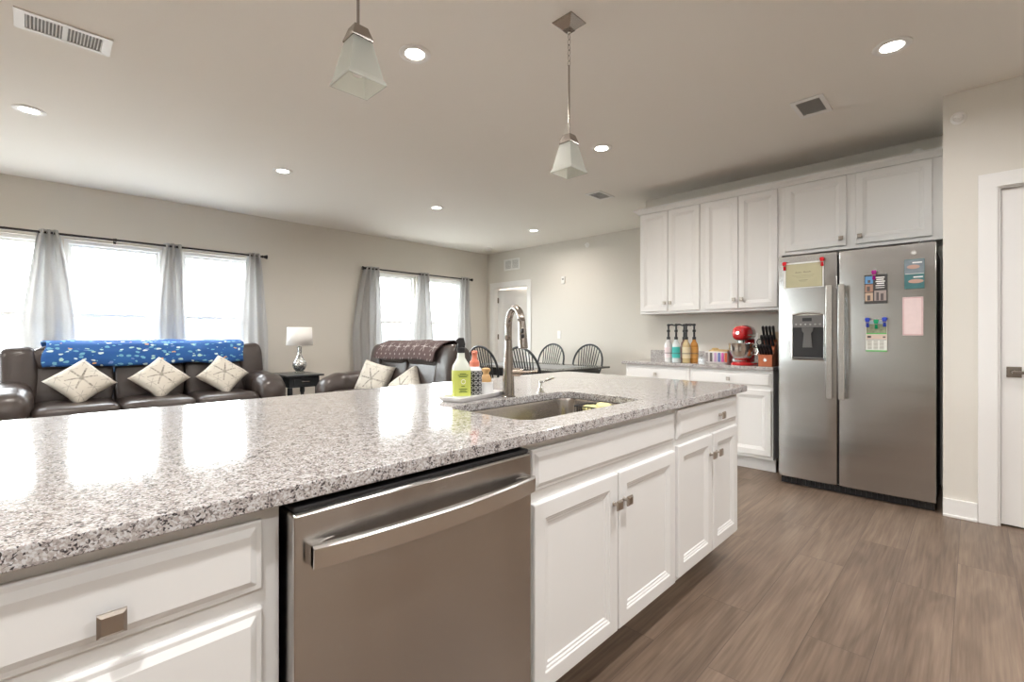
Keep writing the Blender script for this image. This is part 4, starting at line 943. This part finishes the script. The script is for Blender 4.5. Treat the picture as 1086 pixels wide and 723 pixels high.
def pendant(x, y, label, long=True):
    r = thing('pendant_light', label, 'pendant light', (x, y, 2.0), 0, 'pendant lights over the island')
    h = CEIL-2.0
    b = new(); add_loops(b, [[(-a, -a, z), (a, -a, z), (a, a, z), (-a, a, z)] for a, z in ((.061, h), (.061, h-.004), (.022, h-.038), (.022, h-.042))]); cn = obj('canopy', b, nickel_m, r)
    b = new(); add_lathe(b, [(.009, h-.040), (.009, h-.056), (.004, h-.060)], seg=12); add_lathe(b, [(.004, 0), (.004, .004)], (.03, -.03, h-.022), 8); obj('canopy_screw', b, chrome_m, cn)
    b = new(); z = h-.058; k = 0
    for k in range(6):
        cz = z-.014-k*.027
        add_torus(b, (0, 0, cz), .0105, .0017, 'X' if k % 2 else 'Y', 16, 6, .72, 1.55)
    obj('chain', b, nickel_m, r, smooth=True)
    zt_ = cz-.012
    b = new(); add_lathe(b, [(.0048, .198), (.0048, zt_), (.003, zt_+.004)], seg=12); obj('rod', b, nickel_m, r, smooth='auto')
    b = new(); add_loops(b, [[(-a, -a, z_), (a, -a, z_), (a, a, z_), (-a, a, z_)] for a, z_ in ((.036, .145), (.036, .150), (.023, .190), (.021, .192), (.008, .198))]); obj('socket_cap', b, nickel_m, r)
    b = new(); sq = lambda a, z_: [(-a, -a, z_), (a, -a, z_), (a, a, z_), (-a, a, z_)]
    add_loops(b, [sq(.031, .150), sq(.034, .140), sq(.0475, .08), (sq(.060, .020)), sq(.067, .006), sq(.0675, .0), sq(.063, .0), sq(.0565, .020), sq(.044, .08), sq(.030, .138)], cap0=False, cap1=False)
    obj('glass_shade', b, frost_m, r, bevel=.001)
    b = new(); add_lathe(b, [(.012, .145), (.012, .110), (.020, .095), (.028, .070), (.026, .050), (.015, .036), (0.001, .032)], seg=20); obj('bulb', b, mat('frosted_bulb', (.85, .84, .80), .3, vary=(5, .01)), r, smooth=True)
pendant(1.898, 1.456, 'square frosted glass pendant hanging right of centre, over the far half of the island')
pendant(.752, 1.445, 'square frosted glass pendant at the top left, its canopy above the photo')

# ------------------------------------------------------------------ curtains
def rod(x0, x1, label, mids):
    r = thing('curtain_rod', label, 'curtain rod', ((x0+x1)/2, 6.655, 2.218)); hw = (x1-x0)/2
    b = new(); add_lathe(b, [(.012, -hw), (.012, hw)], (0,0,0), 12, axis='X'); obj('pole', b, rod_m, r, smooth='auto')
    for s_ in (-1, 1):
        b = new(); add_lathe(b, [(.010, hw-.03), (.018, hw-.025), (.018, hw-.018), (.012, hw-.012), (.016, hw), (.027, hw+.03), (.027, hw+.036)], (0,0,0), 16, axis='X')
        bmesh.ops.transform(b, matrix=Matrix.Diagonal((s_, 1, 1, 1)), verts=b.verts); obj('finial', b, rod_m, r, smooth='auto')
    for m_ in mids:
        b = new(); add_box(b, m_-.008, -.012, -.018, m_+.008, .012, .016); add_box(b, m_-.005, 0, -.006, m_+.005, .085, .006); add_box(b, m_-.012, .088, -.03, m_+.012, .094, .03); obj('bracket', b, rod_m, r)
rod(-2.3, 2.14, 'long dark curtain rod over the windows behind the sofa', (-1.6, -.32, .66, 2.08-.0)) if False else rod(-2.3, 2.14, 'long dark curtain rod over the windows behind the sofa', (.72, 2.165, -1.0))
rod(3.57, 5.70, 'shorter dark curtain rod over the pair of windows by the far corner', (.0, -1.03, 1.02))
def curtain(xt0, xt1, xb0, xb1, folds, label, amp=.032, ph=0.0, zb=.02):
    r = thing('curtain', label, 'curtain', ((xt0+xt1)/2, 6.655, 0), 0, 'grey grommet curtains'); cx_ = (xt0+xt1)/2
    b = new(); nz_, nx = 26, folds*12; lp = []
    for i in range(nz_+1):
        z = 2.25-(2.25-zb)*i/nz_; t = i/nz_; s_ = t**.75*1.9; s_ = min(s_, 1)
        a = xt0+(xb0-xt0)*s_; c_ = xt1+(xb1-xt1)*s_
        row = []
        for j in range(nx+1):
            u = j/nx; uu = u+.015*math.sin(9*t+u*7+ph)*s_
            x = a+(c_-a)*uu; y = amp*(1-.25*t)*math.sin(2*PI*folds*u+ph+.5*math.sin(4*t+u*3)) + .008*math.sin(13*u+6*t)
            row.append((x-cx_, y, z))
        lp.append(row)
    add_loops(b, lp, closed=False); o_ = obj('curtain_panel', b, curtain_m, r, smooth=True); so_ = o_.modifiers.new('solid', 'SOLIDIFY'); so_.thickness = .0015
    for k in range(folds*2):
        u = (k+.5)/(folds*2)
        b = new(); add_torus(b, (xt0+(xt1-xt0)*u-cx_, 0, 2.218), .021, .003, 'X', 16, 6); obj('grommet', b, chrome_m, r, smooth=True)
curtain(.050, .190, -.070, .325, 3, 'grey curtain between the first two windows, left behind the sofa', ph=.4)
curtain(1.070, 1.245, .985, 1.285, 3, 'grey curtain between two windows behind the middle of the sofa', ph=1.2)
curtain(1.955, 2.100, 1.85, 2.19, 3, 'grey curtain at the right end of the long rod, beside the lamp', ph=2.2)
curtain(3.575, 3.815, 3.39, 3.87, 4, 'wide grey curtain at the left of the short rod, behind the loveseat', ph=.1)
curtain(4.585, 4.765, 4.46, 4.87, 3, 'grey curtain hanging between the pair of windows near the corner', ph=1.8)
curtain(5.485, 5.675, 5.36, 5.72, 3, 'grey curtain at the far corner, right of the last window', ph=2.9)

# ------------------------------------------------------------------ sofa
def M3(rx=0, ry=0, rz=0): return Matrix.Rotation(rz, 4, 'Z') @ Matrix.Rotation(ry, 4, 'Y') @ Matrix.Rotation(rx, 4, 'X')
def sofa(name, label, cat, loc, rotz, seats, sw, ext=0, dzr=0):
    """local: faces -y, origin at centre of back edge on the floor; y negative to front"""
    r = thing(name, label, cat, loc, rotz); W_ = seats*sw; hw = W_/2
    b = new(); add_soft(b, (0, -.50, .21), (hw+.02, .42, .17), .15, .15, 32, 12); obj('base', b, leather_m, r, smooth=True)
    for k in range(seats):
        xc = -hw+sw*(k+.5)
        b = new(); add_soft(b, (xc, -.60-ext/2, .455), (sw/2*.995, .36+ext/2, .115), .45, .22, 40, 18, nz=.012, nzs=5, seed=k+1); obj('seat_cushion', b, leather_m, r, smooth=True)
        mt = M3(rx=-.20)
        b = new(); add_soft(b, (xc, -.27, .70), (sw/2*.995, .115, .26), .45, .22, 40, 20, mtx=mt, nz=.014, nzs=6, seed=k+4)
        obj('backrest', b, leather_m, r, smooth=True)
        b = new(); add_soft(b, (xc, -.225, .945), (sw/2*.99, .135, .135), .6, .25, 40, 18, mtx=mt, nz=.012, nzs=7, seed=k+9)
        obj('headrest', b, leather_m, r, smooth=True)
    for s_ in (-1, 1):
        xc = s_*(hw+.06)
        b = new(); add_soft(b, (xc+s_*.015, -.24, .78), (.135, .16, .30), .5, .4, 32, 20, mtx=M3(rx=-.16), nz=.012, nzs=7, seed=20+s_); obj('wing', b, leather_m, r, smooth=True)
        xa = s_*(hw+.135)
        b = new(); add_soft(b, (xa+s_*.015, -.55-ext/2, .30+(dzr/2 if s_ > 0 else 0)), (.135, .45+ext/2, .29+(dzr/2 if s_ > 0 else 0)), .55, .22, 36, 20); obj('arm_panel', b, leather_m, r, smooth=True)
        b = new(); rows = []; n1, n2 = 30, 28
        for i in range(n1+1):
            t = i/n1; y = -.985-ext+(.80+ext)*t
            e_ = max(0.02, 1-(abs(t-.5)*2)**5)**.35
            wob = .006*math.sin(t*PI*9)*(1 if t < .45 else .3)
            row = []
            for j in range(n2):
                a = 2*PI*j/n2; rx_, rz_ = .158*e_+wob, .150*e_+wob
                droop = -.06*max(0, (.25-t)/.25)**2
                row.append((xa+rx_*sgp(math.cos(a), .75), y, .575+.05*t+droop+(dzr if s_ > 0 else 0)+rz_*sgp(math.sin(a), .8)))
            rows.append(row)
        add_loops(b, rows); obj('armrest', b, leather_m, r, smooth=True)
    b = new()
    for sx_ in (-1, 1):
        for yy in (-.15, -.82): add_lathe(b, [(.03, 0), (.035, .05)], (sx_*(hw-.05), yy, 0), 12)
    obj('foot', b, black_m, r)
    return r
sofa('sofa', 'dark brown leather three-seat sofa with three pillows, under the windows', 'sofa', (.89, 6.60, 0), 0, 3, .60)
sofa('loveseat', 'dark brown leather loveseat with snowflake throw, near the far windows', 'loveseat', (3.36, 4.63, 0), PI/2*3, 2, .61, .08, -.075)

def pillow(loc, half, rot, label, grp):
    r = thing('throw_pillow', label, 'pillow', (0, 0, 0), 0, grp); r.matrix_world = Matrix.Translation(loc) @ rot
    b = new(); n = 22; lay = b.loops.layers.uv.verify(); vs = {}
    for s_ in (-1, 1):
        for i in range(n+1):
            for j in range(n+1):
                u, v = -1+2*i/n, -1+2*j/n
                pin = 1-.10*(1-abs(u)**2)*abs(v)**3
                x = u*half*(1-.09*(1-u*u*0)*(1-v*v)*abs(u)**2); z = v*half*(1-.09*(1-u*u)*abs(v)**2)
                th_ = .075*((1-u**4)*(1-v**4))**.45*(1+.12*noise.noise(Vector((u*2, v*2, s_))))
                vs[(s_, i, j)] = b.verts.new((x, s_*th_, z))
        for i in range(n):
            for j in range(n):
                f = b.faces.new([vs[(s_, i, j)], vs[(s_, i+1, j)], vs[(s_, i+1, j+1)], vs[(s_, i, j+1)]])
                for lp_, (a, c_) in zip(f.loops, ((i, j), (i+1, j), (i+1, j+1), (i, j+1))): lp_[lay].uv = (a/n, c_/n)
    obj('cover', b, pillow_m, r, smooth=True)
    b = new(); add_tube(b, [(half*.99*sgp(math.cos(a), .12), 0, half*.99*sgp(math.sin(a), .12)) for a in [2*PI*k/48 for k in range(48)]], .004, 6, closed=True); return r
dia = lambda tilt, spin, yaw=0: M3(rz=yaw) @ M3(rx=tilt) @ Matrix.Rotation(spin, 4, 'Y')
for x, sp, lab in ((.325, PI/4+.10, 'left'), (.93, PI/4+.05, 'middle'), (1.50, PI/4-.04, 'right')):
    pillow((x, 6.00, .745), .188, dia(-.62, sp), 'cream snowflake pillow standing on its corner, %s of the three on the sofa' % lab, 'cream snowflake pillows')
pillow((2.82, 5.03, .66), .215, M3(rz=-PI/2) @ M3(rz=.5) @ M3(rx=-.35) @ Matrix.Rotation(.22, 4, 'Y'), 'cream pillow propped against the far arm of the loveseat', 'cream snowflake pillows')
pillow((2.86, 4.44, .60), .215, M3(rz=-PI/2) @ M3(rz=.1) @ M3(rx=-.55) @ Matrix.Rotation(.85, 4, 'Y'), 'lower cream pillow on the near seat of the loveseat, mostly behind the island', 'cream snowflake pillows')

def throw(name, label, x0, x1, prof, m, mtx, wav=.008, edge=.02):
    r = bpy.data.objects.new(name, None); C.objects.link(r); r.matrix_world = mtx; r['label'] = label; r['category'] = 'blanket'
    nx = 60; b = new(); lp = []
    # resample profile
    P_ = [Vector(p) for p in prof]; ds = [0]
    for a, c_ in zip(P_, P_[1:]): ds.append(ds[-1]+(c_-a).length)
    n = 30; rs = []
    for k in range(n+1):
        d_ = ds[-1]*k/n; i = max(q for q in range(len(ds)-1) if ds[q] <= d_+1e-9); t = (d_-ds[i])/(ds[i+1]-ds[i]); rs.append(P_[i].lerp(P_[i+1], t))
    for k, p in enumerate(rs):
        row = []
        for j in range(nx+1):
            u = j/nx; x = x0+(x1-x0)*u + (edge*math.sin(k*.4) if j in (0, nx) else 0)
            endf = max(0, (k/n-.6))/.4
            q = wav*noise.noise(Vector((x*5, k*.25, 3))); dz = -edge*1.3*endf*(noise.noise(Vector((x*2.2, 9, 1)))+.3*math.sin(x*9))
            row.append((x, p.x-abs(q), p.y+q*1.6+dz))
        lp.append(row)
    add_loops(b, lp, closed=False, uv=True); o_ = obj('fabric', b, m, r, smooth=True); s_ = o_.modifiers.new('solid', 'SOLIDIFY'); s_.thickness = .012; s_.offset = 1
    return r
throw('throw_blanket', 'bright blue fish-print blanket along the top of the sofa', .08, 1.77,
      [(-.03, .84), (-.03, .98), (-.06, 1.08), (-.13, 1.125), (-.22, 1.125), (-.32, 1.09), (-.395, 1.01), (-.420, .93), (-.415, .88)], blue_m, Matrix.Translation((0, 6.60, 0)))
throw('throw_blanket', 'brown blanket with white snowflakes draped over the loveseat back', -.60, .62,
      [(-.03, .70), (-.03, .98), (-.06, 1.075), (-.13, 1.12), (-.22, 1.12), (-.32, 1.085), (-.395, 1.005), (-.425, .91)], brown_m, Matrix.Translation((3.36, 4.63, 0)) @ Matrix.Rotation(-PI/2, 4, 'Z'))

# ------------------------------------------------------------------ end table and lamp
et = thing('end_table', 'black wooden end table with one drawer between sofa and loveseat', 'end table', (2.31, 6.02, 0))
box('tabletop', -.22, -.30, .690, .22, .30, .712, wood_black_m, et, bevel=.005)
b = new(); add_box(b, -.18, -.25, .56, .18, .25, .69); obj('apron', b, wood_black_m, et, bevel=.003)
dr_ = box('drawer', -.13, -.258, .575, .13, -.25, .675, wood_black_m, et, bevel=.003)
b = new(); add_tube(b, [(-.05, -.258, .63), (-.045, -.28, .63), (.045, -.28, .63), (.05, -.258, .63)], .005, 8); obj('drawer_pull', b, chrome_m, dr_)
for sx_ in (-1, 1):
    for sy_ in (-1, 1):
        b = new(); add_lathe(b, [(.015, 0), (.018, .02), (.013, .06), (.022, .30), (.028, .40), (.020, .43), (.030, .46), (.030, .56)], (sx_*.165, sy_*.235, 0), 14); obj('leg', b, wood_black_m, et, smooth='auto')
lm = thing('table_lamp', 'silver mosaic table lamp with white drum shade on the end table', 'table lamp', (2.34, 6.0, .712))
b = new(); add_lathe(b, [(.055, 0), (.060, .006), (.058, .022), (.045, .030)], seg=24); obj('base', b, clear_m, lm, smooth='auto')
b = new(); add_lathe(b, [(.040, .028), (.066, .055), (.082, .095), (.080, .125), (.058, .165), (.034, .205), (.024, .250), (.026, .300), (.026, .330), (.018, .338)], seg=32); obj('lamp_body', b, mosaic_m, lm, smooth='auto')
b = new(); add_lathe(b, [(.008, .33), (.008, .40)], seg=10); obj('socket', b, chrome_m, lm)
b = new(); add_lathe(b, [(.152, .348), (.142, .575)], seg=40, cap0=False, cap1=False); o_ = obj('lamp_shade', b, shade_m, lm, smooth=True); s_ = o_.modifiers.new('solid', 'SOLIDIFY'); s_.thickness = .003

# ------------------------------------------------------------------ dining set
dt = thing('dining_table', 'long dark dining table with slatted glossy top near the far wall', 'dining table', (4.98, 4.50, 0))
box('tabletop', -.64, -.92, .735, .62, .92, .760, tabletop_m, dt, bevel=.008)
b = new(); add_box(b, -.54, -.80, .64, .52, .80, .735); obj('apron', b, wood_black_m, dt)
for sx_ in (-.50, .48):
    for sy_ in (-.76, .76):
        b = new(); add_lathe(b, [(.022, 0), (.030, .08), (.024, .12), (.040, .35), (.030, .42), (.042, .46), (.042, .64)], (sx_, sy_, 0), 14); obj('leg', b, wood_black_m, dt, smooth='auto')
tag(box('table_runner', 4.62, 3.75, .7605, 5.30, 5.3, .7625, mat('grey_runner', (.26, .27, .27), .5, vary=(12, .1))), 'grey runner laid along the dark dining table', 'table runner')
def chair_make(loc, rotz, label):
    """windsor hoop back; local faces +x, origin under seat centre"""
    r = thing('dining_chair', label, 'chair', loc, rotz, 'black windsor dining chairs')
    b = new(); add_soft(b, (0, 0, .445), (.215, .225, .022), .5, .7, 32, 10); obj('seat', b, wood_black_m, r, smooth=True)
    hw, zt_, lean = .265, 1.045, .16
    def bx(z): return -.175-lean*(z-.45)/.6
    b = new(); pts = [(bx(.455), -.17, .455), (bx(.55), -.205, .55), (bx(.65), -.24, .65)]
    for k in range(19):
        a = PI*k/18; z = .75+(zt_-.75)*math.sin(a)**.9; pts.append((bx(z), -hw*math.cos(a), z))
    pts += [(bx(.65), .24, .65), (bx(.55), .205, .55), (bx(.455), .17, .455)]
    add_tube(b, pts, .0150, 8); obj('back_hoop', b, wood_black_m, r, smooth=True)
    for k in range(9):
        u = -1+2*(k+1)/10; yb, yt = u*.15, u*.235; zz = .75+(zt_-.75)*max(0, 1-(yt/hw)**2)**.45-.006
        b = new(); add_tube(b, [(bx(.46)+.01, yb, .455), (bx(.68), yb+(yt-yb)*.4, .68), (bx(zz), yt, zz)], [.008, .009, .0075], 6); obj('spindle', b, wood_black_m, r, smooth=True)
    for sx_ in (-1, 1):
        for sy_ in (-1, 1):
            b = new(); add_tube(b, [(sx_*.14, sy_*.15, .44), (sx_*.16, sy_*.17, .30), (sx_*.18, sy_*.19, .15), (sx_*.195, sy_*.21, 0.0)], [.014, .020, .014, .011], 8); obj('leg', b, wood_black_m, r, smooth=True)
    b = new()
    for sy_ in (-1, 1): add_tube(b, [(-.18, sy_*.188, .17), (.18, sy_*.188, .17)], .009, 6)
    add_tube(b, [(0, -.188, .17), (0, .188, .17)], .009, 6); obj('stretcher', b, wood_black_m, r, smooth=True)
    return r
c0 = chair_make((4.33, 3.80, 0), 0, 'black windsor chair right behind the faucet, near side of the dining table')
dup(c0, (4.33, 4.50, 0), 0, 'black windsor chair left of the faucet, behind the soap bottles')
dup(c0, (5.64, 4.90, 0), PI, 'black windsor chair against the far wall, left of the two beyond the table')
dup(c0, (5.64, 4.18, 0), PI, 'black windsor chair against the far wall, right of the two beyond the table')

# ------------------------------------------------------------------ outside
gm = mat('pale_gravel_lawn', (.30, .295, .28), .9, vary=(.3, .10))
o = box('ground_outside', -80, -60, -4.2, 80, 120, -4.0, gm); struct(o)
